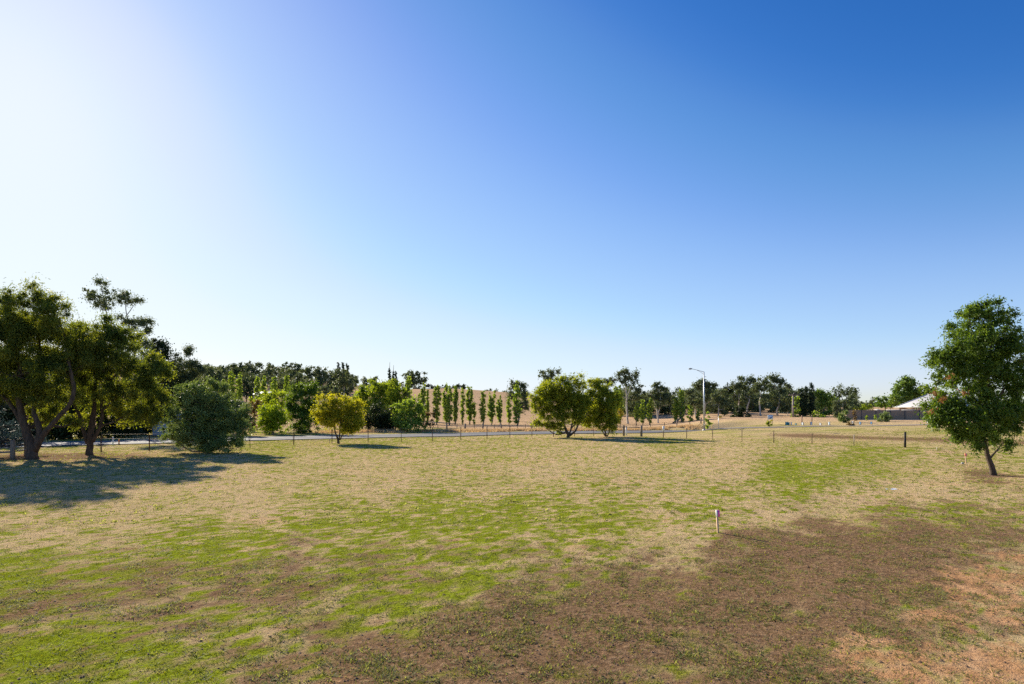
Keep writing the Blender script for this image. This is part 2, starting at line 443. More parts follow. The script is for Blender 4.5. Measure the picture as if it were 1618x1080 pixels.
# ------------------------------------------------------------------ ground cover map (surveyed patches of green, soil and bare clay)
CP = np.array([
 # px, py, green, soil, bare
 (100,720,.15,.25,0),(300,722,.22,.1,0),(500,712,.28,0,0),(700,710,.24,0,0),(850,712,.26,0,0),(1000,712,.16,0,0),(1150,712,.12,0,0),(1300,712,.30,0,0),(1420,712,.55,0,0),(1560,715,.38,.1,0),(1300,700,.36,.15,0),(1500,700,.3,.15,0),
 (100,700,.5,.1,0),(430,703,.50,0,0),(600,697,.45,0,0),(800,690,.35,0,0),(1050,696,.45,0,0),(700,692,.4,0,0),
 (100,745,.2,.1,0),(350,745,.14,0,0),(600,740,.12,0,0),(850,740,.12,0,0),(1000,735,.1,0,0),(1130,738,.08,0,0),(1240,745,.78,0,0),(1310,735,.68,0,0),(1370,722,.6,0,0),(1450,735,.3,.1,0),(1560,755,.03,.55,.15),(1610,735,.35,0,0),(1500,755,.08,.15,0),
 (50,780,.12,0,0),(200,770,.12,0,0),(350,780,.12,0,0),(600,775,.14,0,0),(800,775,.2,0,0),(950,778,.32,0,0),(1080,770,.28,0,0),(1150,782,.5,0,0),(1260,768,.62,0,0),(1350,778,.28,0,0),(1450,772,.12,.05,0),(1560,785,.15,.1,0),
 (50,815,.25,.05,0),(200,810,.12,0,0),(400,810,.14,0,0),(550,812,.5,0,0),(700,800,.62,0,0),(820,795,.66,0,0),(950,800,.62,0,0),(1080,805,.45,0,0),(1200,800,.16,0,0),(1310,800,.08,.25,0),(1400,812,.4,.35,0),(1520,808,.5,.35,0),(1610,815,.35,.4,0),
 (40,850,.28,.1,0),(150,850,.26,.05,0),(290,862,.5,.05,0),(400,845,.72,0,0),(520,835,.66,.05,0),(650,830,.62,.05,0),(750,825,.72,0,0),(900,830,.6,.05,0),(1000,825,.45,.05,0),(1090,845,.2,.1,0),(1050,815,.2,0,0),(1150,855,.14,.65,0),(1280,835,.1,.55,0),(1300,860,.1,.8,.05),(1450,850,.1,.8,0),(1580,850,.1,.6,.25),
 (50,890,.74,.1,0),(200,880,.62,.15,0),(330,868,.78,.05,0),(480,875,.3,.35,0),(560,885,.5,.25,0),(650,880,.55,.15,0),(800,880,.6,.1,0),(950,880,.42,.2,0),(1050,885,.2,.5,0),(1200,885,.16,.78,0),(1400,890,.15,.8,0),(1500,880,.08,.6,.3),(1590,885,.05,.4,.55),
 (50,920,.8,.1,0),(150,925,.5,.3,0),(260,920,.25,.5,0),(350,925,.28,.45,0),(450,930,.4,.3,0),(600,925,.66,.1,0),(750,915,.6,.1,0),(870,920,.4,.3,0),(1000,925,.2,.65,0),(1200,930,.18,.75,0),(1400,930,.22,.7,0),(1540,925,.06,.5,.42),(1600,940,.04,.4,.5),
 (60,970,.45,.35,0),(200,965,.42,.3,0),(120,1000,.75,.1,0),(330,965,.55,.2,0),(450,985,.62,.2,0),(560,970,.6,.15,0),(660,955,.6,.2,0),(720,985,.25,.55,0),(850,980,.28,.65,0),(1000,980,.25,.7,0),(1200,975,.28,.68,0),(1340,985,.16,.7,.1),(1450,980,.06,.45,.45),(1600,985,.03,.4,.5),
 (50,1045,.78,.1,0),(200,1030,.82,.05,0),(330,1040,.7,.15,0),(440,1050,.4,.4,0),(520,1020,.45,.35,0),(600,1050,.2,.65,0),(800,1045,.25,.7,0),(950,1060,.32,.65,0),(1150,1045,.34,.62,0),(1280,1030,.2,.65,.1),(1380,1030,.06,.4,.52),(1500,1010,.04,.4,.5),(1550,1050,.02,.15,.85),(1450,1070,.05,.3,.65),(1340,1070,.2,.6,.15)], float)

nearg = (CP[:, 1] >= 828) & (CP[:, 0] < 1020); CP[nearg, 3] += .11*np.clip((CP[nearg, 1]-815)/45, 0, 1)
def cover(X, Y):
    """(green, soil, bare) coverage of the paddock at world positions"""
    X = np.asarray(X, float); Y = np.asarray(Y, float)
    Yc = np.clip(Y, 6.0, 66)
    wx = (fbm(X*.25, Y*.25, 71, 3)-.5)*4.0; wy = (fbm(X*.25+9, Y*.25, 72, 3)-.5)*4.0*np.clip(Yc/30, .15, 1)
    py = PHY+FOC*CAMH/np.clip(Yc+wy*.35, 5.5, 80); px = PCX+FOC*(X+wx*.35)/Yc
    py = np.minimum(py, 1110)
    out = np.zeros(X.shape+(3,))
    flat = out.reshape(-1, 3); pxf, pyf = px.ravel(), py.ravel()
    for a in range(0, len(flat), 20000):
        dx = (pxf[a:a+20000, None]-CP[None, :, 0])/1.9; dy = (pyf[a:a+20000, None]-CP[None, :, 1])
        sc = 21+.06*np.abs(pyf[a:a+20000, None]-PHY)
        w = 1/((dx*dx+dy*dy)/sc**2+.12)**1.8
        flat[a:a+20000] = (w[:, :, None]*CP[None, :, 2:]).sum(1)/w.sum(1, keepdims=True)
    return out

def green_noise(X, Y):
    """patchy local variation, the same for the turf sheet and the blades that grow on it; mean about .5"""
    a = fbm(X*.55+3, Y*.55, 41, 3); b = fbm(X*2.0, Y*2.0, 43, 3); c = fbm(X*5.5, Y*5.5, 45, 2)
    return np.clip(.5+1.5*(.20*a+.34*b+.46*c-.5), 0, 1)

def local_cover(X, Y):
    cv = cover(X, Y); g = green_noise(X, Y); s = fbm(X*1.3+40, Y*1.3, 51, 4); b = fbm(X*.9+80, Y*.9, 53, 4)
    h = fbm(X*7.5+2, Y*7.5, 47, 2)
    G = np.clip(.88*smooth(cv[..., 0]+.10*cv[..., 1]+(g-.5)*1.0+(h-.5)*1.0, .0, .95)+.26*smooth(h, .52, .72), 0, 1)
    S = smooth(1.45*cv[..., 1]+(s-.5)*.8-(h-.5)*1.0, -.08, 1.28)
    B = smooth(cv[..., 2]+(b-.5)*1.0-(h-.5)*.9, .06, .95)
    return G, S, B

# ------------------------------------------------------------------ terrain sheet
def axis(parts):
    out = []
    for a, b, st in parts: out += list(np.arange(a, b, st))
    return out
def geo(a, b, k):
    return list(np.geomspace(a, b, k))
xs = axis([(-26, 26, .16)])
side = axis([(26, 48, .5), (48, 130, 1.6), (130, 400, 6)])+geo(400, 6000, 14)
xs = np.array(sorted([-v for v in side]+xs+side))
ys = np.array(sorted([-1500, -400, -120, -60, -30, -15, -6, 0]+axis([(2, 36, .16), (36, 100, .5), (100, 360, 3)])+geo(360, 6500, 18)))
GX, GY = np.meshgrid(xs, ys)
GZ = terrain(GX, GY, True)
nx, ny = len(xs), len(ys)
gv = np.stack([GX, GY, GZ], -1).reshape(-1, 3)
ii = (np.arange(ny-1)[:, None]*nx+np.arange(nx-1)[None]).ravel()
gf = np.stack([ii, ii+1, ii+nx+1, ii+nx], -1)
nearm = ((GY > 3) & (GY < 110) & (np.abs(GX) < 130)).ravel()
cov = np.zeros((nx*ny, 4), np.float32); cov[:, 3] = 1; cov[:, 0] = .3
vx, vy = gv[nearm, 0], gv[nearm, 1]
G_, S_, B_ = local_cover(vx, vy)
dF = fence_d(vx, vy); rdv = polydist(vx, vy, ROAD)
outside = smooth(dF, -1, 3)*(vx > 8)
brown = np.exp(-((dF-9+2.2*(fbm(vx*.2, vy*.2, 91)-.5))/2.6)**2)*smooth(vx/np.maximum(vy, 1), .40, .5)
G_ = G_*(1-outside)+outside*np.clip(.36+.7*(fbm(vx*.3, vy*1.2, 93)-.5), 0, 1)*(1-.85*brown)*(1-.7*smooth(dF, 22, 40))
S_ = np.clip(S_*(1-outside)+.75*brown, 0, 1)
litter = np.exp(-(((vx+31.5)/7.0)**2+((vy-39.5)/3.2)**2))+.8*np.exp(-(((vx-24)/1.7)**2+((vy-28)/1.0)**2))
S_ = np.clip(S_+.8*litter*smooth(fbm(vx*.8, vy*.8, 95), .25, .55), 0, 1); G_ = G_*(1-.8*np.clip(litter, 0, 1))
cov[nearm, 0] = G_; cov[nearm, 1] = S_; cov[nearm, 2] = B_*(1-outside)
zone = np.zeros((nx*ny, 4), np.float32); zone[:, 3] = 1
zone[:, 0] = (smooth(GY, 96, 112)).ravel()                                   # dry hill pasture
farside = (GY-np.interp(GX, ROAD[:, 0], ROAD[:, 1])).ravel()
zone[:, 0] = np.maximum(zone[:, 0], smooth(farside, 9, 13)*(gv[:, 0] > -9)*(1-smooth(gv[:, 0], 26, 32)))
zone[:, 0] = np.maximum(zone[:, 0], (smooth(fence_d(GX, GY), 34, 46)*smooth(GX/np.maximum(GY, 1), .3, .38)).ravel()*.8)
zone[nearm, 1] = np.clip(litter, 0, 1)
ground = raw_mesh('ground', gv, gf, None, None, True)
tag(ground, kind='structure')
for nm, arr in (('cov', cov), ('zone', zone)):
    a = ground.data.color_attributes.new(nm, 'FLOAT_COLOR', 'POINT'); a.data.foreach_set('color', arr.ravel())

def ground_mat():
    m, nt, out, N = new_mat('paddock_ground'); Lk = nt.links.new
    tc = N('ShaderNodeTexCoord'); V = tc.outputs['Object']
    ca = N('ShaderNodeAttribute'); ca.attribute_name = 'cov'; sep = N('ShaderNodeSeparateColor'); Lk(ca.outputs['Color'], sep.inputs[0])
    za = N('ShaderNodeAttribute'); za.attribute_name = 'zone'; zs = N('ShaderNodeSeparateColor'); Lk(za.outputs['Color'], zs.inputs[0])
    def mixc(f, a, b):
        x = N('ShaderNodeMix', data_type='RGBA'); Lk(f, x.inputs['Factor'])
        for s, i in ((a, 6), (b, 7)):
            if isinstance(s, tuple): x.inputs[i].default_value = (*s, 1)
            else: Lk(s, x.inputs[i])
        return x.outputs[2]
    def thr(a, nz, amp, lo, hi):
        s = N('ShaderNodeMath', operation='MULTIPLY_ADD'); Lk(nz, s.inputs[0]); s.inputs[1].default_value = amp; Lk(a, s.inputs[2])
        r = N('ShaderNodeMapRange', interpolation_type='SMOOTHSTEP'); r.inputs[1].default_value = lo+amp*.5; r.inputs[2].default_value = hi+amp*.5
        Lk(s.outputs[0], r.inputs[0]); return r.outputs[0]
    n_big = noise(nt, .22, 5, .6, V); n_mid = noise(nt, 1.6, 6, .62, V); n_fin = noise(nt, 11, 6, .68, V); n_vf = noise(nt, 46, 4, .7, V)
    mp = N('ShaderNodeMapping'); mp.inputs['Scale'].default_value = (1, 2.6, 1); mp.inputs['Rotation'].default_value = (0, 0, .5); Lk(V, mp.inputs[0])
    n_str = noise(nt, 22, 5, .7, mp.outputs[0], .8)
    dry = ramp(nt, [(.28, (.26, .175, .08)), (.45, (.46, .33, .165)), (.58, (.60, .45, .24)), (.75, (.70, .55, .33))], n_fin.outputs['Fac'])
    dry2 = ramp(nt, [(.35, (.38, .265, .135)), (.65, (.69, .51, .325))], n_str.outputs['Fac'])
    d0 = N('ShaderNodeMix', data_type='RGBA'); d0.inputs['Factor'].default_value = .5; Lk(dry.outputs[0], d0.inputs[6]); Lk(dry2.outputs[0], d0.inputs[7])
    tint = ramp(nt, [(.3, (.86, .90, .74)), (.55, (1, 1, 1)), (.75, (1.06, .95, .92))], n_big.outputs['Fac'])
    dm = N('ShaderNodeMix', data_type='RGBA'); dm.blend_type = 'MULTIPLY'; dm.inputs['Factor'].default_value = 1; Lk(d0.outputs[2], dm.inputs[6]); Lk(tint.outputs[0], dm.inputs[7])
    grn = ramp(nt, [(.28, (.10, .105, .016)), (.46, (.19, .225, .015)), (.62, (.27, .32, .02)), (.8, (.38, .39, .06))], n_fin.outputs['Fac'])
    soil = ramp(nt, [(.26, (.075, .043, .025)), (.42, (.165, .098, .054)), (.58, (.265, .165, .092)), (.76, (.44, .30, .18))], n_fin.outputs["Fac"])
    clay = ramp(nt, [(.25, (.33, .17, .08)), (.5, (.48, .265, .13)), (.75, (.60, .37, .21))], n_mid.outputs['Fac'])
    hill = ramp(nt, [(.3, (.33, .205, .12)), (.5, (.48, .32, .19)), (.72, (.60, .43, .28))], n_mid.outputs['Fac'])
    hill2 = ramp(nt, [(.35, (.43, .29, .15)), (.7, (.62, .42, .27))], n_big.outputs['Fac'])
    hm = N('ShaderNodeMix', data_type='RGBA'); hm.inputs['Factor'].default_value = .5; Lk(hill.outputs[0], hm.inputs[6]); Lk(hill2.outputs[0], hm.inputs[7])
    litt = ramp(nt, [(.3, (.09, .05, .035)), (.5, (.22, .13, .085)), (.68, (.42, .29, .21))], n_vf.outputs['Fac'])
    c = mixc(thr(sep.outputs[0], n_fin.outputs['Fac'], 1.1, .14, .80), dm.outputs[2], grn.outputs[0])
    c = mixc(thr(sep.outputs[1], n_fin.outputs['Fac'], .9, .15, .80), c, soil.outputs[0])
    c = mixc(thr(sep.outputs[2], n_fin.outputs['Fac'], .8, .15, .85), c, clay.outputs[0])
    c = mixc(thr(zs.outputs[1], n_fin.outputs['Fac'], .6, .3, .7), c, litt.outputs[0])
    c = mixc(zs.outputs[0], c, hm.outputs[2])
    p = N('ShaderNodeBsdfPrincipled'); p.inputs['Roughness'].default_value = .95; p.inputs['Specular IOR Level'].default_value = .0
    Lk(c, p.inputs['Base Color'])
    ad = N('ShaderNodeMath', operation='MULTIPLY_ADD'); Lk(n_vf.outputs['Fac'], ad.inputs[0]); ad.inputs[1].default_value = .35; Lk(n_fin.outputs['Fac'], ad.inputs[2])
    bp = N('ShaderNodeBump'); bp.inputs['Strength'].default_value = .85; bp.inputs['Distance'].default_value = .09; Lk(ad.outputs[0], bp.inputs['Height']); Lk(bp.outputs[0], p.inputs['Normal'])
    Lk(p.outputs[0], out.inputs[0])
    return m
ground.data.materials.clear(); ground.data.materials.append(ground_mat())

# ------------------------------------------------------------------ road and gravel path: draped strips
def strip(name, P, half, mat, lift, edge=0.0, n=6):
    D = dense(P, 1.2); T = np.gradient(D, axis=0); T /= np.linalg.norm(T, axis=1, keepdims=True); Nn = np.stack([-T[:, 1], T[:, 0]], 1)
    us = np.linspace(-1, 1, n); v = []
    for u in us:
        h = half*u+(edge*(fbm(D[:, 0]*.5+u, D[:, 1]*.5, 61)-.5) if abs(u) == 1 else 0)
        q = D+Nn*h[:, None] if np.ndim(h) else D+Nn*h
        v.append(np.stack([q[:, 0], q[:, 1], terrain(q[:, 0], q[:, 1], True)+lift+.04*(1-u*u)], 1))
    v = np.stack(v, 1).reshape(-1, 3); m = len(D)
    i = (np.arange(m-1)[:, None]*n+np.arange(n-1)[None]).ravel()
    o = raw_mesh(name, v, np.stack([i, i+1, i+n+1, i+n], -1)[:, ::-1], mat, None, True)
    return tag(o, kind='structure')
ASPHALT = surf('asphalt', (.10, .098, .105), (.17, .165, .172), 2.2, .85, 0, .25, 30, None, .3)
strip('road', ROAD, 4.3, ASPHALT, .07, .5, 7)
GRAVEL = surf('gravel', (.16, .135, .115), (.26, .225, .195), 6, .95, 0, .5, 20)
strip('gravel_path', PATH, .8, GRAVEL, .03, .6, 4)

# ------------------------------------------------------------------ grass, weeds and clods (uncountable ground cover)
def scatter(n, y0, y1, e, rng):
    """points over the paddock, thinner with distance"""
    u = rng.random(n); a, b = y0**e, y1**e
    Y = (a+(b-a)*u)**(1/e)
    X = (rng.random(n)*2-1)*(1.0*Y+3.5)
    ok = (fence_d(X, Y) < 26) & (polydist(X, Y, ROAD) > 5.0)
    return X[ok], Y[ok]

def blades(name, X, Y, k, hgt, wid, spread, lean, mat, rng, toff=0.0, lift=0.0):
    """k single blades per tuft"""
    n = len(X)
    z = terrain(X, Y, True)
    tt = rng.random(n)
    i = np.repeat(np.arange(n), k); m = len(i)
    sp = np.broadcast_to(spread, (n,))[i]; h = np.broadcast_to(hgt, (n,))[i]*(.55+.8*rng.random(m)); w = np.broadcast_to(wid, (n,))[i]*(.7+.6*rng.random(m))
    a = rng.random(m)*2*np.pi; r = sp*np.sqrt(rng.random(m))
    bx, by = X[i]+r*np.cos(a), Y[i]+r*np.sin(a); bz = z[i]-.004+lift
    la = a+rng.normal(0, .9, m); ln = np.broadcast_to(lean, (n,))[i]*(.3+rng.random(m))
    tx, ty = bx+np.cos(la)*ln*h, by+np.sin(la)*ln*h; tz = bz+h/np.sqrt(1+ln*ln)
    wa = la+np.pi/2+rng.normal(0, .5, m)
    dx, dy = np.cos(wa)*w*.5, np.sin(wa)*w*.5
    v = np.stack([np.stack([bx-dx, by-dy, bz], 1), np.stack([bx+dx, by+dy, bz], 1), np.stack([tx, ty, tz], 1)], 1).reshape(-1, 3)
    tone = np.clip(.5*tt[i]+.5*rng.random(m)+toff, 0, 1)
    return raw_mesh(name, v, np.arange(m*3).reshape(-1, 3), mat, tone=tone)

GR_GREEN = leaf_mat('green_turf', (.11, .14, .010), (.21, .255, .012), (.36, .37, .04), .42, (1.35, 1.15, .2), .7, .06)
GR_DRY = leaf_mat('straw_turf', (.34, .235, .12), (.58, .425, .245), (.75, .60, .41), .3, (1.1, .95, .65), .8, .06)
GR_WEED = leaf_mat('weed_leaves', (.10, .115, .038), (.20, .215, .075), (.35, .365, .16), .55, (1.4, 1.35, .55), .65, .15)
rg = np.random.default_rng(77)
X, Y = scatter(130000, 5.5, 64, .55, rg)
G_, S_, B_ = local_cover(X, Y); kp = (rg.random(len(X)) < G_*(1-.62*S_)*(1-.97*B_)); X, Y = X[kp], Y[kp]
px_ = Y/569
tag(blades('green_grass', X, Y, 7, .038, np.maximum(.008, .45*px_), .05+1.1*px_, 1.2, GR_GREEN, rg), kind='stuff', label='bright green patches of short turf', cat='grass')
X, Y = scatter(110000, 5.5, 66, .55, rg)
G_, S_, B_ = local_cover(X, Y); kp = (rg.random(len(X)) < (1-.75*G_)*(1-.80*S_)*(1-.92*B_)); X, Y = X[kp], Y[kp]
px_ = Y/569
tag(blades('dry_grass', X, Y, 6, .03, np.maximum(.006, .38*px_), .06+1.1*px_, 2.2, GR_DRY, rg), kind='stuff', label='straw coloured dry grass over the paddock', cat='grass')
# low leafy weeds in the soil and the straw
X, Y = scatter(95000, 5.5, 62, .5, rg)
G_, S_, B_ = local_cover(X, Y); cl = .45*fbm(X*1.1+7, Y*1.1, 121, 3)+.55*fbm(X*3.6+7, Y*3.6, 122, 2)
kp = (rg.random(len(X)) < (smooth(cl, .43, .60)*(1.0*S_+.10)*(1-.6*B_)+.09)); X, Y = X[kp], Y[kp]
px_ = Y/569
tag(blades('weeds', X, Y, 10, .035+.03*rg.random(len(X)), np.maximum(.016, .55*px_), .04+.08*rg.random(len(X)), 1.6, GR_WEED, rg), kind='stuff', label='low leafy weeds dotted over the brown soil', cat='weeds')
# dark tussocks that catch the low sun further out
X, Y = scatter(12000, 16, 68, .9, rg)
kp = rg.random(len(X)) < .1+.5*smooth(fbm(X*.5, Y*.5, 131, 3), .42, .6); X, Y = X[kp], Y[kp]
tag(blades('tussocks', X, Y, 6, .07, .03+.0012*Y, .09, .9, GR_WEED, rg, .15), kind='stuff', label='scattered grass tussocks among the straw', cat='grass')
# clods and crumbs of soil
X, Y = scatter(60000, 5.5, 30, .6, rg)
G_, S_, B_ = local_cover(X, Y); kp = rg.random(len(X)) < (S_*.9+.25*B_); X, Y = X[kp], Y[kp]
n = len(X); s = .006+.02*rg.random(n)**3; z = terrain(X, Y, True)
oct_ = np.array([(1, 0, 0), (0, 1, 0), (-1, 0, 0), (0, -1, 0), (.1, .1, .75)])
ang = rg.random(n)*6.28; ca, sa = np.cos(ang), np.sin(ang)
jit = .7+.6*rg.random((n, 5, 3))
pv = oct_[None]*jit*s[:, None, None]
pv = np.stack([pv[..., 0]*ca[:, None]-pv[..., 1]*sa[:, None]+X[:, None], pv[..., 0]*sa[:, None]+pv[..., 1]*ca[:, None]+Y[:, None], pv[..., 2]+z[:, None]], -1).reshape(-1, 3)
base_i = (np.arange(n)*5)[:, None, None]
tf = (base_i+np.array([(0, 1, 4), (1, 2, 4), (2, 3, 4), (3, 0, 4)])[None]).reshape(-1, 3)
tag(raw_mesh('soil_clods', pv, tf, surf('clod_soil', (.06, .034, .022), (.19, .115, .07), 7, .95), tone=None), kind='stuff', label='small clods of brown soil', cat='soil')
# tall dry grass along the far verge and the top of the bank
nT = 18000
t_ = rg.random(nT); Dp = dense(np.array([(-24, 83), (-8, 86.5), (6, 90), (20, 92.5), (28, 95)], float), 1.0)
idx = (t_*(len(Dp)-1)).astype(int); X = Dp[idx, 0]+rg.normal(0, 2.2, nT); Y = Dp[idx, 1]+rg.normal(0, 1.6, nT)
kp = (polydist(X, Y, ROAD) > 5.2) & (fbm(X*.3, Y*.3, 141, 3) > .42); X, Y = X[kp], Y[kp]
tag(blades('tall_dry_grass', X, Y, 3, .36, .10, .2, .5, GR_DRY, rg, .1), kind='stuff', label='tall dry grass on the far verge of the road', cat='grass')

# ------------------------------------------------------------------ near trees
T = tree
T('gum_tree', 'broad dark gum tree with a thick forked trunk beside the log rail fence', 37.4, 50,
  [(-45, 545, 55, 60), (10, 498, 48, 42), (58, 492, 42, 36), (100, 508, 32, 36), (25, 545, 55, 40), (88, 548, 45, 42, 1.2), (-10, 590, 50, 30), (45, 595, 55, 30, -1), (105, 590, 32, 32), (60, 628, 48, 20, .8), (48, 662, 22, 22, 1.6), (88, 668, 15, 16, 1.5), (28, 668, 9, 9, 1.2), (0, 625, 40, 26, .5)],
  'gum', stems=[[(52, 727, 13), (50, 705, 10), (42, 685, 7.5), (36, 660, 6), (30, 630, 5), (32, 590, 4), (25, 540, 2.5), (18, 505, 1)],
                [(38, 672, 6), (24, 650, 4.5), (12, 632, 4), (-5, 618, 3.3), (-30, 590, 2.2), (-50, 560, 1)],
                [(55, 712, 8), (62, 694, 6.5), (61, 675, 4.2), (54, 652, 3.5), (46, 632, 3, .5), (50, 590, 2, .8), (60, 520, 1)],
                [(60, 705, 7), (66, 690, 6), (80, 672, 5), (96, 655, 4.6), (110, 638, 4), (117, 615, 3.2), (108, 570, 2), (100, 520, 1)],
                [(31, 640, 4, .3), (34, 615, 3, 1), (38, 585, 2.4, 1), (62, 560, 1.4, 1)]], tr=.3, cat='gum tree')
T('gum_tree', 'olive gum tree with a short straight trunk, right of the thick forked gum', 41, 142,
  [(150, 535, 42, 34), (195, 562, 42, 44), (233, 600, 34, 42), (165, 595, 55, 38, -.8), (205, 630, 42, 32), (122, 560, 28, 38), (258, 598, 14, 24), (130, 625, 35, 24, 1), (180, 655, 30, 16, 1.2), (118, 658, 14, 14, 1.2), (225, 660, 22, 16), (178, 525, 25, 22), (262, 630, 10, 14)],
  'gum', stems=[[(142, 719, 8.2), (141, 705, 6.8), (143, 690, 6.2), (145, 672, 4.2), (149, 645, 3.6), (150, 610, 2.8), (158, 570, 1.8), (165, 530, .8)],
                [(139, 700, 5), (131, 675, 3.8), (124, 652, 3.2), (115, 630, 2.6), (112, 600, 2), (120, 560, 1)],
                [(146, 697, 5), (157, 676, 3.8), (162, 655, 3.2), (160, 635, 2.8), (170, 610, 2.2), (195, 575, 1.2)],
                [(155, 678, 2.8), (165, 670, 2), (180, 667, 1.3), (205, 650, .8)],
                [(161, 650, 2.6), (185, 625, 2), (215, 600, 1.4), (235, 585, .8)]], tr=.2, cat='gum tree')
T('bush', 'big round silvery green bush standing alone, its skirt on the grass', 43, 325,
  [(322, 640, 42, 36), (348, 655, 38, 32), (298, 662, 34, 36), (330, 685, 52, 24), (372, 690, 17, 16), (284, 700, 13, 11), (310, 625, 30, 22), (362, 665, 24, 24), (300, 692, 30, 18), (340, 700, 40, 14), (386, 678, 12, 15), (279, 682, 13, 15), (298, 632, 15, 16), (347, 618, 15, 14), (333, 603, 11, 9)], 'silver', tr=.16, cat='bush')
T('wattle_tree', 'small rounded yellow-green tree with a forked trunk, alone by the wire fence', 55, 535,
  [(520, 645, 22, 22), (538, 638, 22, 17), (508, 658, 14, 18), (558, 652, 18, 20), (566, 664, 11, 15), (535, 660, 26, 16), (552, 672, 20, 11), (516, 668, 14, 8), (562, 680, 9, 7), (545, 676, 10, 8)],
  'acacia', stems=[[(535, 701, 3.2), (534, 694, 2.6), (530, 684, 1.5), (527, 672, 1.2), (521, 655, .9), (518, 645, .5)],
                   [(536, 694, 1.8), (537, 680, 1.4), (538, 665, 1.1), (540, 645, .5)],
                   [(537, 695, 1.7), (542, 684, 1.2), (546, 674, 1), (556, 655, .5)]], tr=.1)
T('wattle_tree', 'big spreading yellow-green wattle with low leaning limbs on the fence line', 67, 898,
  [(882, 612, 26, 20), (905, 616, 20, 24), (858, 626, 18, 22), (880, 632, 28, 20), (910, 640, 18, 26), (862, 655, 16, 16), (885, 655, 20, 16), (845, 640, 8, 14), (905, 660, 14, 12), (850, 668, 9, 9), (873, 672, 9, 6), (881, 681, 7, 6), (864, 677, 5, 5), (898, 601, 16, 9), (922, 636, 13, 18), (918, 656, 13, 12)],
  'wattle', stems=[[(897, 691, 4.2), (898, 686, 3.6), (893, 676, 2.2), (889, 664, 1.8), (883, 645, 1.2), (876, 620, .6)],
                   [(899, 687, 2.6), (902, 677, 1.9), (905, 664, 1.6), (906, 640, 1)],
                   [(900, 688, 3), (909, 680, 2.2), (914, 670, 1.8), (922, 662, 1.5), (930, 650, .9)],
                   [(902, 677, 1.6), (910, 668, 1.4), (922, 655, 1.1), (930, 640, .6)]], tr=.18)
T('wattle_tree', 'darker drooping wattle right of the big spreading one, leaves almost to the ground', 69.5, 957,
  [(940, 620, 17, 20), (950, 640, 26, 22), (962, 638, 14, 28), (930, 650, 20, 20), (955, 660, 20, 18), (963, 672, 11, 13), (935, 668, 14, 9), (943, 605, 11, 8), (968, 655, 8, 20), (920, 655, 12, 14), (926, 640, 15, 20), (930, 628, 9, 13)],
  'wattle', stems=[[(957, 690, 2.2), (957, 685, 1.8), (954, 676, 1.3), (950, 660, 1), (945, 630, .5)], [(959, 689, 1.6), (963, 680, 1.2), (963, 660, .8)], [(956, 688, 1.6), (951, 680, 1.2), (940, 668, .7)]], tr=.12)
ash = T('ash_tree', 'dense dark green ash tree with a leaning trunk standing in bare soil', 28.2, 1570,
  [(1558, 508, 36, 28), (1512, 540, 30, 30), (1490, 572, 26, 24), (1585, 535, 38, 34), (1548, 552, 38, 32), (1610, 570, 36, 40), (1545, 592, 44, 22), (1505, 590, 28, 16), (1595, 610, 42, 30), (1500, 645, 32, 26), (1545, 640, 42, 26), (1485, 655, 20, 22), (1525, 668, 38, 22), (1580, 655, 40, 28), (1620, 650, 30, 40), (1502, 690, 18, 12), (1555, 695, 22, 18), (1592, 698, 18, 14), (1568, 484, 22, 12), (1530, 490, 8, 9), (1600, 498, 10, 10), (1478, 600, 12, 9), (1488, 632, 14, 12)],
  'ash', stems=[[(1571, 751, 7.5), (1566, 735, 5.4), (1560, 716, 4.6), (1555, 698, 4.2), (1553, 670, 3.6), (1556, 630, 3), (1562, 590, 2.4), (1566, 540, 1.6), (1568, 500, .6)],
                [(1557, 708, 3), (1545, 696, 2.2), (1532, 682, 1.7), (1515, 662, 1.2), (1498, 645, .6)],
                [(1555, 690, 3), (1563, 660, 2.3), (1580, 625, 1.8), (1600, 590, 1.2), (1615, 560, .6)],
                [(1554, 662, 2.4), (1542, 635, 1.9), (1525, 605, 1.4), (1508, 575, .9), (1500, 555, .5)],
                [(1551, 640, 1.8), (1530, 622, 1.3), (1505, 612, .8), (1484, 604, .4)],
                [(1560, 600, 1.8), (1545, 560, 1.3), (1535, 520, .8), (1530, 490, .4)]], tr=.16, cat='ash tree')
# a few dead rusty sprays hang in that tree: parts of it
def sprays(root, Y, lobes, kind, seed=4):
    k = K[kind]; rng = np.random.default_rng(seed); s = Y/FOC; b = np.array(root.location); V_, F_, T_, off = [], [], [], 0
    for px, py, rx, ry, dy in lobes:
        s2 = (Y+dy)/FOC; c = np.array(((px-PCX)*s2, Y+dy, CAMH-(py-PHY)*s2))-b
        pc = lobe_clusters(c, np.array((rx*s, rx*s, ry*s)), k.cr, 0, .1, rng, seed)
        v, f, t = leaves_from_clusters(pc, np.full(len(pc), k.cr*.8), 6, k.L, k.W, k.droop, None, rng)
        V_.append(v); F_.append(f+off); T_.append(t); off += len(v)
    return raw_mesh('dead_leaves', np.concatenate(V_), np.concatenate(F_), LEAF[k.mat], root, tone=np.concatenate(T_))
sprays(ash, 28.2, [(1477, 622, 3, 3, -1.6), (1489, 629, 2.5, 2, -1.6), (1500, 596, 1.6, 3, -1.8), (1524, 620, 3, 2, -2.2), (1474, 650, 3, 3, -1.4)], 'rust')
# blue spruce at the left edge: drooping tiers
T('spruce_tree', 'blue-grey spruce behind the log rail fence with low boughs', 39, -22,
  [(-22, 560, 12, 22), (-22, 600, 24, 16), (-20, 630, 32, 12), (-18, 652, 40, 12), (-16, 674, 46, 12), (-15, 696, 50, 12)], 'spruce', tr=.2, cat='spruce')

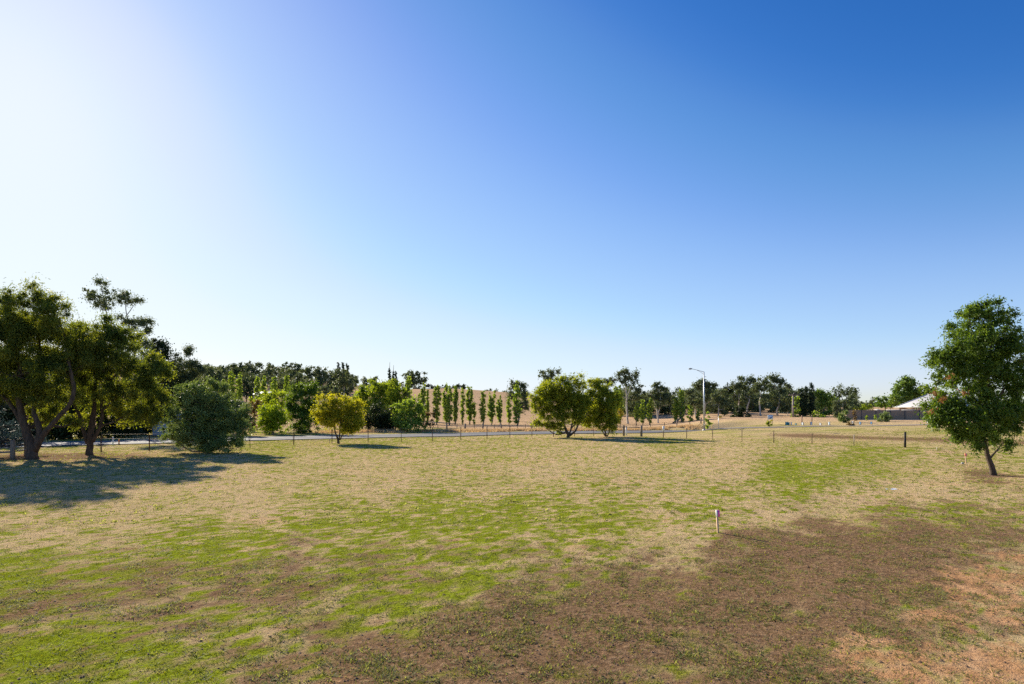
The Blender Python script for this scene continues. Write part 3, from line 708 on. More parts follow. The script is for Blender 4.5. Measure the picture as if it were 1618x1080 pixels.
# ------------------------------------------------------------------ trees over the road, left
T('tall_gum_tree', 'very tall thin gum with a feathery open top rising above the left trees', 78, 190,
  [(158, 450, 15, 11), (164, 470, 17, 15), (141, 466, 8, 6), (137, 457, 5, 4), (150, 482, 8, 5), (176, 468, 9, 12), (170, 488, 8, 8), (185, 540, 18, 20), (195, 590, 25, 25), (180, 620, 30, 25)],
  'tallgum', stems=[[(195, 692, 5), (190, 640, 4), (180, 560, 3), (171, 505, 1.9), (166, 485, 1.3), (160, 450, .6)], [(168, 492, 1.2), (152, 473, .7), (141, 466, .4)]], tr=.3, cat='gum tree', lai=.7, grow=1.12)
T('tall_gum_tree', 'tall gum with two leafy tops leaning right, behind the olive gum', 76, 220,
  [(195, 462, 10, 10), (205, 472, 11, 10), (217, 476, 9, 12), (190, 476, 6, 6), (200, 504, 16, 9), (216, 508, 12, 10), (229, 510, 11, 16), (236, 528, 9, 13), (225, 545, 18, 15), (205, 530, 16, 12), (230, 580, 25, 25), (220, 625, 30, 25)],
  'tallgum', stems=[[(225, 692, 5), (222, 640, 4), (212, 560, 3), (203, 510, 1.8), (199, 490, 1.3), (198, 465, .6)], [(200, 498, 1.1), (208, 487, .8), (217, 474, .4)], [(212, 560, 2), (226, 530, 1.2), (232, 512, .5)]], tr=.3, cat='gum tree', grow=1.12, lai=.8)
T('dark_tree', 'dark brownish tree bulging out behind the olive gum, above the round bush', 82, 262, [(252, 560, 16, 22), (266, 575, 16, 20), (270, 600, 16, 26), (245, 600, 20, 30), (258, 640, 26, 26), (246, 545, 10, 12)], 'dark', crs=1.0, grow=1.3)
T('gum_tree', 'gum with a thin see-through crown, right of the dark brownish tree', 86, 296, [(290, 553, 13, 8), (300, 558, 7, 9), (292, 580, 16, 15), (303, 590, 14, 20), (316, 585, 9, 12), (285, 615, 20, 24), (312, 620, 18, 22), (280, 590, 14, 18)], 'tallgum', cat='gum tree', grow=1.25)
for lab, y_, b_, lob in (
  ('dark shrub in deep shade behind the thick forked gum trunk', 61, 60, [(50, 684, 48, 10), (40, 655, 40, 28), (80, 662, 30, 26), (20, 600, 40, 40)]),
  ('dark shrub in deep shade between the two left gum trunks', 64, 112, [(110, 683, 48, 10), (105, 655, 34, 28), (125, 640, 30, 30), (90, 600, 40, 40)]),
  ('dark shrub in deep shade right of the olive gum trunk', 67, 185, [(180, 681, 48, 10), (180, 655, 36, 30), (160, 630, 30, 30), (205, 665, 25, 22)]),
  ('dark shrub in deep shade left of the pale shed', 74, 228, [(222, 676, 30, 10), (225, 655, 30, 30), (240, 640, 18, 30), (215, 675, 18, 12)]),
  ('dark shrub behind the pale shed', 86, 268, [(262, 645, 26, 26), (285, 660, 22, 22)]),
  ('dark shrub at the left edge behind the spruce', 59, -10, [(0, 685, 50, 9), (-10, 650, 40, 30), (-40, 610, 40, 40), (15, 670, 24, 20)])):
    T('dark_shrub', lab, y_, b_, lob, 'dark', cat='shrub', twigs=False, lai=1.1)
T('grey_bush', 'grey-green bush at the right flank of the big round silvery bush', 72, 374, [(372, 645, 16, 14), (382, 655, 14, 18), (364, 660, 14, 18), (380, 672, 16, 12)], 'greybush', cat='bush')
T('autumn_bush', 'small reddish-brown bush left of the lime green one', 84, 402, [(399, 674, 12, 8), (400, 645, 11, 14), (396, 662, 9, 12), (410, 640, 9, 9)], 'brown', cat='bush', lai=1.3)
T('lime_bush', 'bright lime green feathery bush by the far side of the road', 76, 432, [(430, 677, 20, 9), (430, 648, 20, 16), (442, 656, 16, 15), (420, 660, 14, 13), (414, 668, 8, 8), (434, 668, 18, 10)], 'lime', cat='bush')
T('green_bush', 'mid green leafy bush peeping out behind the lime green one', 88, 438, [(430, 627, 16, 10), (448, 632, 13, 12), (412, 634, 9, 10), (425, 640, 18, 12)], 'willow', cat='bush')
T('dark_tree', 'dense dark green tree between the lime bush and the small yellow tree', 79, 478, [(478, 677, 24, 8), (470, 618, 12, 14), (485, 612, 14, 14), (492, 625, 10, 16), (478, 638, 22, 20), (462, 640, 12, 18), (478, 660, 25, 20), (497, 650, 10, 22)], 'ash', crs=1.5, cat='tree', lai=1.1)
T('willow_tree', 'bright green willow left of the tall twin poplar tips', 96, 572, [(568, 622, 11, 12), (580, 618, 11, 12), (575, 638, 18, 16), (562, 640, 10, 16)], 'willow')
T('willow_tree', 'bright green weeping willow with a flat crown, in the middle of the willow clump', 93, 600, [(600, 610, 15, 12), (608, 622, 16, 15), (592, 622, 12, 14), (603, 645, 22, 18), (590, 655, 16, 16)], 'willow')
T('willow_tree', 'tallest weeping willow, under the dark poplar tips', 95, 622, [(618, 607, 9, 9), (624, 616, 10, 16), (614, 625, 12, 18), (630, 630, 9, 18), (622, 650, 16, 16)], 'willow')
T('dark_tree', 'dark tree in the gap between willow clump and light slender poplar', 97, 638, [(636, 622, 8, 10), (636, 640, 11, 16), (630, 655, 12, 14)], 'dark')
T('dark_shrub', 'shaded shrub under the willows, right behind the small yellow tree', 86, 598, [(592, 655, 22, 18), (612, 662, 18, 15), (580, 664, 14, 13), (600, 672, 30, 8)], 'dark', cat='shrub')
T('dark_shrub', 'shaded shrub under the willows, left of the round dark bush', 85, 625, [(622, 660, 15, 16), (632, 668, 12, 10)], 'dark', cat='shrub')
T('round_bush', 'round dark green bush where the willow clump ends by the road', 84, 648, [(648, 674, 24, 7), (640, 645, 15, 14), (652, 642, 14, 13), (660, 655, 11, 15), (645, 662, 22, 15), (630, 658, 10, 14)], 'poplar', cat='bush', crs=1.1)
T('brown_bush', 'low brownish scrub at the right foot of the round dark bush', 86, 672, [(676, 660, 6, 10), (668, 668, 8, 7), (684, 656, 3, 10), (680, 670, 6, 4)], 'brown', cat='bush', lai=1.3)
T('gum_tree', 'small grey gum poking out above the willows', 150, 589, [(586, 601, 6, 6), (592, 600, 4, 6), (588, 612, 6, 9)], 'fargum', cat='gum tree', crs=.8)
# ------------------------------------------------------------------ poplars
PG = 'poplars in the rows below the hill'
for px, top, base, hw, Y, lab in (
  (352, 602, 645, 6, 150, 'poplar with a slanting outline, leftmost of the row on the left slope'),
  (367, 590, 645, 7, 150, 'tall poplar, second of the row on the left slope'),
  (378, 590, 640, 5, 158, 'straight slender poplar left of the dark layered cedar'),
  (396, 617, 640, 3.2, 170, 'very short poplar right of the dark layered cedar'),
  (407, 596, 638, 4.4, 170, 'poplar just left of the white roof on the slope'),
  (417, 596, 632, 4, 172, 'poplar standing in front of the white roof on the slope'),
  (434, 593, 630, 4, 180, 'poplar half buried in olive trees right of the white roof'),
  (453, 594, 632, 5, 180, 'poplar behind the dense dark green tree')):
    poplar(lab, Y, px, top, base, hw, group=PG)
for px, top, base, hw, Y, tips, lab in (
  (645, 597, 668, 6.5, 112, ((0, 0),), 'pale yellow-green leafy poplar rising behind the round dark bush'),
  (662, 622, 668, 2.6, 128, ((0, 0),), 'lowest poplar tip showing behind the round dark bush'),
  (669, 606, 668, 4.2, 126, ((-3, 5), (1, 0)), 'poplar with a side tip, nearest the round dark bush'),
  (675.5, 615, 668, 2.6, 128, ((0, 0),), 'thinnest poplar, left of the broad forked poplar'),
  (690, 608, 669, 5.2, 124, ((-2.5, 2), (2.5, 0)), 'broad forked poplar, first with a clear trunk left of the touching pair'),
  (705, 608, 669, 5, 128, ((-3, 8), (1.5, 0)), 'back poplar of the touching pair on the slope'),
  (710, 610, 670, 5, 121, ((0, 0),), 'front yellowish poplar of the touching pair'),
  (719, 609, 669, 4.4, 125, ((0, 0), (2, 6)), 'poplar right beside the touching pair'),
  (731, 614, 668.5, 3.8, 126, ((0, 0),), 'slender poplar with a bulging base, left of the twin stemmed one'),
  (742, 610, 668.5, 5, 126, ((-2, 0), (3, 3)), 'twin stemmed poplar beside the shortest poplar'),
  (749, 639, 668.5, 3, 126, ((0, 0),), 'shortest poplar, half as high as its neighbours'),
  (763, 618, 669, 4.4, 124, ((0, 0),), 'single tipped poplar right of the shortest poplar'),
  (776, 617, 668.5, 4.8, 124, ((-2, 5), (4, 0)), 'poplar whose right tip rises above its left one'),
  (790, 625, 668.5, 4.2, 124, ((0, 0), (-3, 7)), 'ragged poplar right of the one with uneven tips'),
  (804, 627, 669, 4, 124, ((0, 0),), 'poplar right under the dark gum on the slope'),
  (817, 604, 671, 6, 120, ((0, 0),), 'tallest dark poplar, standing against the dark gum')):
    poplar(lab, Y, px, top, base, hw, group=PG, tips=tips)
for px, top, base, hw, Y, lab in (
  (973, 608, 668, 5, 126, 'poplar half hidden by the drooping wattle'),
  (980, 610, 668, 4.5, 128, 'poplar just left of the white trunked gum'),
  (1006, 637, 668, 3.6, 122, 'low wispy poplar, first right of the white trunked gum'),
  (1015, 632, 668, 4.2, 122, 'low pointed poplar in the middle of three right of the white trunked gum'),
  (1026.5, 630, 668, 4.4, 122, 'low flat topped poplar left of the forked pale gum'),
  (1068, 630, 668, 5, 122, 'dark conical poplar over a fallen log'),
  (1077, 615, 668, 5.5, 121, 'tall light green poplar right of the dark conical one'),
  (1091, 640, 668, 4.5, 122, 'small poplar left of the street lamp'),
  (1103, 648, 667, 3, 122, 'smallest poplar, just left of the street lamp')):
    poplar(lab, Y, px, top, base, hw, group='poplars along the far paddock')
# ------------------------------------------------------------------ hill trees and skyline
T('dark_cedar', 'dark layered cedar on the left slope between poplars', 165, 388, [(388, 603, 7, 4), (391, 610, 10, 4), (389, 617, 11, 4), (390, 624, 9, 4)], 'conifer', twigs=False)
for i, (px, Y, lob, lab) in enumerate((
  (330, 205, [(326, 585, 12, 8), (338, 590, 13, 10), (325, 602, 16, 14), (345, 606, 14, 14)], 'rounded olive tree on the left ridge above the round bush'),
  (347, 250, [(348, 586, 9, 8), (358, 592, 9, 10), (350, 600, 14, 10)], 'thin topped olive tree beside the dark blue ridge trees'),
  (376, 270, [(374, 582, 9, 7), (384, 582, 8, 6), (378, 592, 14, 10), (376, 604, 14, 8)], 'dark ridge tree behind the left slope poplars'),
  (398, 275, [(396, 580, 9, 7), (408, 578, 8, 5), (402, 590, 14, 10), (404, 604, 14, 9)], 'broad dark blue tree on the highest part of the ridge'),
  (426, 280, [(425, 577, 5, 4), (430, 578, 3.5, 3), (424, 592, 10, 9), (420, 604, 14, 9)], 'ridge tree with a small detached tuft against the sky'),
  (447, 280, [(446, 577, 4, 2.6), (456, 574, 5, 2.5), (462, 578, 8, 5), (450, 588, 10, 9), (464, 592, 10, 9)], 'airy ridge gum with layered tufts at its top'),
  (474, 280, [(476, 576, 2.6, 2), (470, 582, 8, 6), (478, 590, 9, 8)], 'ridge gum with one tuft sticking out to the right'),
  (487, 230, [(482, 588, 9, 8), (492, 590, 9, 10), (485, 604, 12, 12)], 'olive ridge tree, first right of the airy gums'),
  (507, 225, [(501, 586, 8, 8), (508, 590, 9, 10), (514, 602, 9, 12), (500, 604, 10, 11)], 'highest olive tree in the middle of the ridge'),
  (526, 220, [(520, 590, 7, 7), (529, 594, 8, 10), (524, 608, 11, 12)], 'olive tree left of the three dark poplar spires'),
  (543, 200, [(538, 594, 9, 11), (546, 600, 8, 14), (535, 612, 11, 10), (550, 612, 7, 12)], 'olive tree wrapped round the three dark poplar spires'),
  (443, 190, [(440, 606, 9, 9), (450, 610, 10, 9), (436, 616, 8, 8), (460, 612, 8, 9)], 'low olive tree right of the white roof on the slope'),
  (515, 175, [(508, 616, 10, 9), (525, 618, 10, 8), (515, 626, 14, 7)], 'bare twigged brownish tree above the small yellow tree'))):
    T('ridge_tree', lab, Y, px, lob, 'fargum', group='trees along the ridge', twigs=False, lai=1.1)
for px, top, lab in ((535, 573, 'left spire of the three dark poplars on the ridge'), (542, 572, 'middle spire of the three dark poplars on the ridge'), (549, 576, 'right spire of the three dark poplars on the ridge')):
    poplar(lab, 210, px, top, 628, 3.4, 'conifer', group='dark poplar spires on the ridge')
for px, top, lab, bare in ((615.5, 582, 'left dark poplar tip with a bare twig above the willows', 1.5), (621.5, 586, 'middle dark poplar tip with a bare twig above the willows', 1.4), (625.5, 587, 'dark poplar tip without a bare twig above the willows', 0), (628, 600, 'lowest dark poplar tip, right above the willows', 0)):
    poplar(lab, 150, px, top, 655, 2.6 if px < 628 else 1.8, 'conifer', group='dark poplar tips above the willows', bare=bare)
T('round_tree', 'big round dark tree on the golden hilltop behind the pale poplar', 285, 654, [(646, 593, 11, 8), (656, 595, 9, 10), (668, 598, 7, 10), (643, 605, 10, 9), (656, 608, 12, 8), (673, 598, 3.5, 3)], 'fargum', cat='tree')
T('dome_tree', 'low dome shaped dark tree alone on the crest of the golden hill', 290, 726, [(726, 611, 12, 4), (718, 613, 7, 2.6), (736, 613, 7, 2.6)], 'dark', cat='tree', twigs=False)
for i, (px, y, r, lab) in enumerate(((677, 610, 5, 'low shrub on the hilltop just right of the big round tree'), (689, 612, 5, 'low shrub on the hilltop behind the broad forked poplar'), (702, 611, 5, 'low shrub on the hilltop behind the touching poplar pair'))):
    T('hilltop_shrub', lab, 292, px, [(px, y, r, 3.2), (px+5, y+1, r*.7, 2.6)], 'dark', cat='shrub', twigs=False, group='shrubs on the hilltop')
for i, (px, y, lab) in enumerate(((773, 617, 'tiny far treetop over the hill crest, left one'), (786, 617.5, 'tiny far treetop over the hill crest, middle one'), (797, 619, 'tiny far treetop over the hill crest, right one'))):
    T('far_treetop', lab, 340, px, [(px, y, 5, 2.6), (px-4, y+1.5, 4, 2)], 'fargum', twigs=False, group='far treetops over the hill crest', lai=.8)
# ------------------------------------------------------------------ gums of the middle and right
FG = 'fargum'
T('gum_tree', 'dark gum on the slope behind the tallest dark poplar', 140, 818, [(806, 609, 7, 7), (811, 606, 6, 5), (822, 610, 8, 8), (829, 616, 7, 9), (808, 623, 8, 9), (826, 632, 10, 14), (830, 640, 6, 10), (820, 645, 8, 12), (832, 628, 6, 8)], FG, cat='gum tree', crs=.85)
T('gum_tree', 'distant dark gum peeping over the big spreading wattle', 190, 866, [(858, 591, 8, 6), (868, 588, 8, 6), (878, 587, 7, 5), (864, 600, 14, 9), (868, 618, 16, 14)], FG, cat='gum tree')
T('gum_tree', 'grey gum between the wattle and the white trunked gum', 175, 958, [(953, 602, 7, 6), (962, 606, 6, 7), (957, 618, 8, 10)], FG, cat='gum tree', crs=.8)
T('gum_tree', 'tall white trunked gum with a spreading top, left of the street lamp', 130, 992,
  [(971, 598, 8, 6), (980, 592, 8, 7), (986, 588, 7, 5), (993, 596, 10, 10), (1002, 593, 8, 7), (1005, 602, 5, 5), (997, 610, 7, 6), (1012, 612, 6, 4), (1008, 618, 6, 5), (1000, 626, 10, 9), (985, 606, 6, 6), (1012, 628, 6, 6), (978, 622, 6, 8)],
  FG, stems=[[(992, 669, 2.8), (991, 655, 2.1), (990, 640, 1.9), (990, 622, 1.6), (988, 605, 1.1), (985, 592, .5)], [(990, 630, 1.3), (996, 612, .9), (1000, 600, .4)], [(990, 622, 1), (982, 606, .7), (974, 598, .3)]], tr=.3, cat='gum tree', crs=.8)
T('gum_tree', 'forked pale trunked gum with a leaning crown, second left of the street lamp', 130, 1040,
  [(1034, 607, 6, 6), (1038, 604, 5, 4), (1040, 615, 9, 8), (1050, 614, 5, 5), (1025, 622, 6, 5), (1034, 626, 9, 8), (1050, 624, 6, 7), (1045, 632, 9, 9), (1056, 630, 6, 7), (1040, 640, 8, 7), (1058, 638, 4, 6)],
  FG, stems=[[(1040, 668, 2.2), (1039, 658, 1.7), (1038, 648, 1.5), (1034, 634, 1.1), (1028, 622, .5)], [(1039, 656, 1.4), (1042, 645, 1.1), (1044, 625, .6)]], tr=.25, cat='gum tree', crs=.8)
T('autumn_bush', 'rusty yellow topped bush right of the drooping wattle', 100, 975, [(975, 651, 7, 5), (973, 660, 8, 6), (978, 663, 8, 5)], 'autumn', cat='bush')
for px, Y, lob, lab, k in (
  (1100, 140, [(1088, 620, 6, 8), (1098, 618, 7, 7), (1090, 632, 9, 9), (1100, 640, 10, 10)], 'gum filling the gap left of the tall lamp-side gum', FG),
  (1114, 150, [(1112, 603, 7, 7), (1104, 608, 8, 8), (1120, 606, 8, 9), (1098, 612, 6, 6), (1130, 612, 7, 7), (1112, 620, 14, 12), (1100, 632, 12, 11), (1125, 630, 10, 12)], 'tall spreading gum right behind the street lamp', FG),
  (1135, 135, [(1127, 625, 8, 7), (1138, 622, 9, 8), (1146, 630, 8, 9), (1132, 638, 11, 9), (1145, 644, 8, 9)], 'low olive gum behind the yellow sign', 'fargum'),
  (1148, 155, [(1146, 612, 7, 7), (1142, 622, 8, 9), (1152, 622, 7, 12), (1148, 640, 9, 14)], 'narrow dark gum right of the yellow sign', 'dark'),
  (1166, 150, [(1160, 608, 7, 7), (1170, 602, 8, 7), (1175, 612, 6, 9), (1162, 622, 10, 10), (1172, 632, 10, 10)], 'grey topped gum left of the black shaded shrub', FG),
  (1181, 148, [(1186, 598, 6, 5), (1193, 600, 7, 6), (1184, 610, 9, 9), (1180, 626, 8, 10), (1194, 614, 8, 8)], 'gum with a smooth grey trunk behind the black shaded shrub', FG),
  (1202, 140, [(1199, 602, 9, 8), (1208, 606, 9, 10), (1196, 620, 10, 9), (1210, 624, 9, 8), (1204, 632, 9, 6)], 'gum with the brightest white trunk, left of the real estate board', FG),
  (1229, 142, [(1217, 598, 7, 6), (1225, 596, 9, 7), (1233, 603, 8, 9), (1222, 610, 11, 10), (1236, 618, 8, 9), (1243, 610, 5, 4), (1247, 611, 4, 4), (1222, 630, 10, 10), (1238, 636, 9, 12)], 'highest dark gum with a side tuft, above the real estate board', FG),
  (1244, 138, [(1240, 628, 8, 9), (1246, 640, 8, 11), (1235, 648, 8, 9)], 'low gum left of the power pole', FG),
  (1300, 135, [(1294, 622, 6, 6), (1302, 624, 7, 8), (1310, 632, 8, 9), (1298, 636, 9, 10), (1306, 648, 11, 12), (1315, 640, 5, 9)], 'broad mixed green tree right of the pencil pines', 'elm'),
  (1322, 120, [(1323, 634, 5, 5), (1321, 645, 5, 9), (1327, 645, 4, 8), (1322, 658, 5, 8)], 'slim olive tree behind the silvery bush by the grey fence', 'greybush'),
  (1258, 128, [(1257, 630, 5, 7), (1259, 644, 5, 9), (1256, 655, 5, 6)], 'light green tree right behind the power pole', 'poplar')):
    T('gum_tree' if k == FG else 'paddock_tree', lab, Y, px, lob, k, group='trees beyond the top of the bank', cat='gum tree' if k == FG else 'tree', crs=.85)
T('dark_shrub', 'black shaded shrub low among the gums left of the white trunk', 128, 1170, [(1164, 652, 8, 8), (1176, 655, 9, 8), (1170, 645, 8, 7), (1160, 660, 6, 5)], 'dark', cat='shrub')
for px, top, base, hw, lab in ((1265, 616, 668, 4.4, 'leftmost of the three dark pencil pines'), (1272.5, 612, 668, 4, 'middle and slimmest of the three dark pencil pines'), (1282.5, 606, 668, 5, 'tallest of the three dark pencil pines')):
    poplar(lab, 132, px, top, base, hw, 'conifer', 'pencil_pine', group='pencil pines beyond the bank')
T('dark_shrub', 'low dark shrub between the pencil pines and the mixed green tree', 126, 1293, [(1290, 657, 7, 7), (1298, 660, 6, 5)], 'poplar', cat='shrub')
T('silver_bush', 'silvery round bush at the left end of the dark steel fence', 84, 1332, [(1332, 645, 6, 8), (1334, 655, 8, 10), (1330, 662, 8, 8), (1338, 664, 5, 6)], 'silver', cat='bush', crs=.8)
T('silver_bush', 'small silvery bush standing against the dark steel fence', 84, 1397, [(1397, 654, 7, 6), (1398, 662, 9, 7), (1393, 665, 6, 5), (1403, 666, 5, 4)], 'silver', cat='bush', crs=.8)
T('sapling', 'thin brown leafed sapling in front of the dark steel fence', 84, 1350, [(1350, 652, 3, 4), (1351, 660, 3.4, 5)], 'brown', cat='sapling', crs=.6, tr=.03)
T('dry_bush', 'straw brown dry bush on the edge of the gravel path', 76, 1345, [(1343, 670, 3.5, 4), (1347, 672, 4, 3), (1341, 673, 2, 2)], 'brown', cat='bush', crs=.6, tr=.03, lai=1.4)
T('sapling', 'leafy sapling at the foot of the street lamp', 77.5, 1118.5, [(1119, 655, 2.5, 4), (1117, 663, 3, 4), (1121, 668, 3, 3), (1118, 674, 3.4, 3)], 'poplar', cat='sapling', crs=.5, tr=.03)
T('sapling', 'small leafy sapling in front of the real estate board', 76, 1216, [(1215, 666, 3, 2.4), (1216, 671, 3, 2.6), (1212, 669, 2, 1.6)], 'wattle', cat='sapling', crs=.5, tr=.03)
for px, lab in ((1369, 'tiny sapling before the steel fence, left of the small silvery bush'), (1383, 'tiny wispy sapling right beside the small silvery bush')):
    T('sapling', lab, 88, px, [(px, 660, 1.6, 3), (px+.8, 657, 1.2, 2)], 'poplar', cat='sapling', crs=.4, tr=.025, group='tiny saplings by the steel fence')
# green trees behind the house
T('elm_tree', 'big billowing green tree behind the white roofed house', 145, 1436, [(1432, 606, 14, 10), (1440, 602, 12, 9), (1447, 612, 12, 11), (1424, 616, 14, 11), (1436, 624, 20, 12), (1412, 626, 12, 9), (1450, 626, 12, 11), (1420, 636, 16, 8)], 'elm', crs=.9)
T('dark_tree', 'dark round tree just above the ridge of the white roof', 140, 1464, [(1462, 614, 9, 8), (1472, 616, 8, 9), (1466, 628, 13, 12)], 'poplar', crs=.95)
T('elm_tree', 'lower bright green tree above the left end of the steel fence roofs', 150, 1400, [(1396, 632, 10, 7), (1388, 638, 8, 6), (1405, 638, 10, 7)], 'elm', crs=.9)
T('far_tree', 'pale willow-like tree over the left part of the steel fence', 160, 1354, [(1348, 645, 8, 4.5), (1360, 646, 9, 4.5), (1371, 644, 8, 5)], 'willow', group='low trees over the steel fence', twigs=False)
T('far_tree', 'darker low tree behind the pale one over the steel fence', 230, 1352, [(1344, 641, 7, 4), (1353, 640, 7, 4), (1364, 641, 8, 4)], FG, group='low trees over the steel fence', twigs=False)
T('far_tree', 'small dark tree sticking up on the far skyline over the steel fence', 300, 1361, [(1361, 636, 3, 2.4), (1365, 637, 2, 1.6), (1362, 641, 4, 4)], FG, group='low trees over the steel fence', twigs=False)
# dense forest over the left hill and a far wood along the skyline: nobody could count these
def wood(name, label, pts, kind, hrange, seed, lai=.8):
    rng = np.random.default_rng(seed); V_, F_, T_, off = [], [], [], 0; mb = MB(); k = K[kind]
    for X, Y in pts:
        h = rng.uniform(*hrange); z = TZ(X, Y); pix = Y/569; n = rng.integers(5, 8)
        for j in range(n):
            r = np.array((rng.uniform(.16, .3), rng.uniform(.16, .3), rng.uniform(.14, .24)))*h
            c = np.array((X+rng.uniform(-.22, .22)*h, Y+rng.uniform(-.22, .22)*h, z+h*(rng.uniform(.14, .82) if j else rng.uniform(.06, .16))))
            cr = max(.9, 1.25*pix); pc = lobe_clusters(c, r, min(cr, .7*min(r)), .3, .3, rng, seed+j, .8)
            if not len(pc): continue
            L = max(.45, 1.35*pix); W = L*.6
            v, f, t = leaves_from_clusters(pc, np.full(len(pc), min(cr, .7*min(r))), lai*3.2*math.pi*r[0]*r[2]/(.5*L*W)/len(pc), L, W, .2, None, rng)
            V_.append(v); F_.append(f+off); T_.append(t); off += len(v)
        for j in range(2):
            mb.tube([(X, Y, z-.3), (X+rng.uniform(-.1, .1)*h, Y, z+.4*h), (X+rng.uniform(-.2, .2)*h, Y, z+.75*h)], [h*.02, h*.014, h*.006], 4, False)
    o = raw_mesh(name, np.concatenate(V_), np.concatenate(F_), LEAF[k.mat], None, tone=np.concatenate(T_))
    t = mb.build('trunk', BARK_GREY, o)
    return tag(o, label, 'forest', kind='stuff')
rw = np.random.default_rng(9)
pts = []
for i in range(270):
    px = rw.uniform(-260, 560); Y = rw.uniform(205, 330); X = (px-PCX)/FOC*Y
    if polydist(np.array([X]), np.array([Y]), ROAD)[0] > 20 and not (395 < px < 440 and Y < 215): pts.append((X, Y))
wood('hill_forest', 'dark blue-green wood covering the hill on the left', pts, 'fargum', (4.5, 7.8), 31)
pts = [((px-PCX)/FOC*Y, Y) for px, Y in [(rw.uniform(545, 640), rw.uniform(310, 360)) for _ in range(18)]]
wood('crest_forest', 'low dark wood behind the willows on the crest', pts, 'fargum', (5, 7), 33)
pts = []
for i in range(240):
    px = rw.uniform(820, 2000); Y = rw.uniform(430, 640); pts.append(((px-PCX)/FOC*Y, Y))
wood('far_forest', 'far low wood along the skyline', pts, 'fargum', (6, 10), 35, .7)
pts = [((px-PCX)/FOC*Y, Y) for px, Y in [(rw.uniform(970, 1345), rw.uniform(158, 215)) for _ in range(85)]]
wood('paddock_forest', 'mixed dark wood behind the gums beyond the bank', pts, 'fargum', (5.5, 9.5), 37)

# ------------------------------------------------------------------ wire fences of the paddock
def picket(loc, h, root, rad=.028, mat=RUST, lean=(0, 0)):
    """star picket: three flanges, a small part of its fence"""
    b = np.array(root.location); m = MB(); p = np.array(loc)-b
    for a in (0.3, 2.4, 4.5):
        m.box((p[0]+math.cos(a)*rad*.5, p[1]+math.sin(a)*rad*.5, p[2]+h/2-.1), (rad*1.3, .012, h+.2), a, 0, lean)
    return m.build('post', mat, root)
def sag(A, B, s, n=5):
    t = np.linspace(0, 1, n)[:, None]; P = np.array(A)*(1-t)+np.array(B)*t; P[:, 2] -= 4*s*(t[:, 0]*(1-t[:, 0])); return P
def wires(root, tops, hs, rad=.006, name='wire', mat=WIRE):
    b = np.array(root.location)
    for h in hs:
        P = np.concatenate([sag(np.array(a)+(0, 0, h)-b, np.array(c)+(0, 0, h)-b, .012)[:-1] for a, c in zip(tops[:-1], tops[1:])]+[np.array([np.array(tops[-1])+(0, 0, h)-b])])
        MB().tube(P, rad, 4).build(name, mat, root)
left_posts = [(160, 44.2), (236, 45), (322, 46.3), (395, 47.9), (464, 52.7), (524.5, 54.8), (581.6, 56.9), (634, 58.1), (683, 59.3), (728, 61.2), (769.5, 63.9), (805.5, 66), (840.5, 67), (874.5, 68.6), (908, 70.3), (938, 71), (985, 71.2)]
pts = [at(px, Y) for px, Y in left_posts]
f1 = thing('wire_fence', pts[0], 'rusty picket wire fence running along the road up to the timber corner posts', 'wire fence')
rf = np.random.default_rng(3)
for p, (px, Y) in zip(pts[:-1], left_posts[:-1]):
    picket(p, 1.42 if px > 380 else 1.25, f1, .034, RUST, (rf.normal(0, .012), rf.normal(0, .02)))
wires(f1, pts, (1.34, 1.0, .68, .36), .0075)
right_posts = [(1013.5, 69.4), (1048, 67), (1085, 64.2), (1126, 61.3), (1172.3, 58.4), (1222.8, 56), (1283, 53.4), (1349.5, 51), (1430, 48.8)]
pr = [at(px, Y) for px, Y in right_posts]
f2 = thing('wire_fence', pr[0], 'thin wire fence with wide spaced pickets across the right of the paddock', 'wire fence')
for p, (px, Y) in zip(pr[1:-1], right_posts[1:-1]):
    picket(p, 1.2 if px < 1260 else 1.05, f2, .034 if px < 1260 else .026, RUST if px < 1300 else WIRE, (rf.normal(0, .015), rf.normal(0, .015)))
wires(f2, pr, (1.1, .75, .4), .004)
# timber corner posts with the rail between them
c0, c1 = at(985.5, 71.2), at(1013.5, 69.4)
cs = thing('corner_stay', c0, 'weathered timber corner posts joined by a top rail where the two wire fences meet', 'fence corner')
for p in (c0, c1):
    q = np.array(p)-np.array(c0)
    MB().tube([q-(0, 0, .3), q+(0, 0, .7), q+(.01, 0, 1.34)], [.14, .13, .125], 10, True, .06).build('post', TIMBER, cs, True)
q1 = np.array(c1)-np.array(c0)
MB().tube([(0, 0, 1.12), q1*.5+(0, 0, 1.11), q1+(0, 0, 1.12)], .055, 7).build('rail', TIMBER, cs, True)
MB().tube([(-2.3, .1, 1.1), (-1.1, .05, 1.12), (0, 0, 1.12)], .055, 7).build('rail', TIMBER, cs, True)
w = at(989.5, 73.5)
g_ = thing('marker_post', w, 'white painted marker post standing behind the timber corner', 'marker post')
MB().box((0, 0, .5), (.16, .1, 1.2), .2, .02).build('post', WHITE, g_)
MB().box((0, 0, 1.125), (.18, .12, .05), .2, .01).build('cap', surf('grey_cap', (.3, .3, .3), (.4, .4, .4)), g_)
# black strainer post at the end
p = at(1430, 48.8)
o = thing('strainer_post', p, 'short black timber post standing alone on green grass', 'post')
MB().box((0, 0, .55), (.15, .15, 1.6), .3, .03, (.01, 0)).build('post', TIMBER_DARK, o)
MB().box((0, 0, 1.05), (.165, .165, .035), .3, .02).build('wire_tie', WIRE, o)
# white box on a picket beside the second fence
p = at(1048.5, 66.7)
o = thing('marker_box', p, 'white plastic box fixed to the top of a fence picket right of the timber corner', 'box')
MB().box((0, 0, 1.05), (.21, .14, .62), .1, .03).build('box', WHITE, o)
MB().box((0, .04, .35), (.05, .05, .9), .1).build('stand', RUST, o)
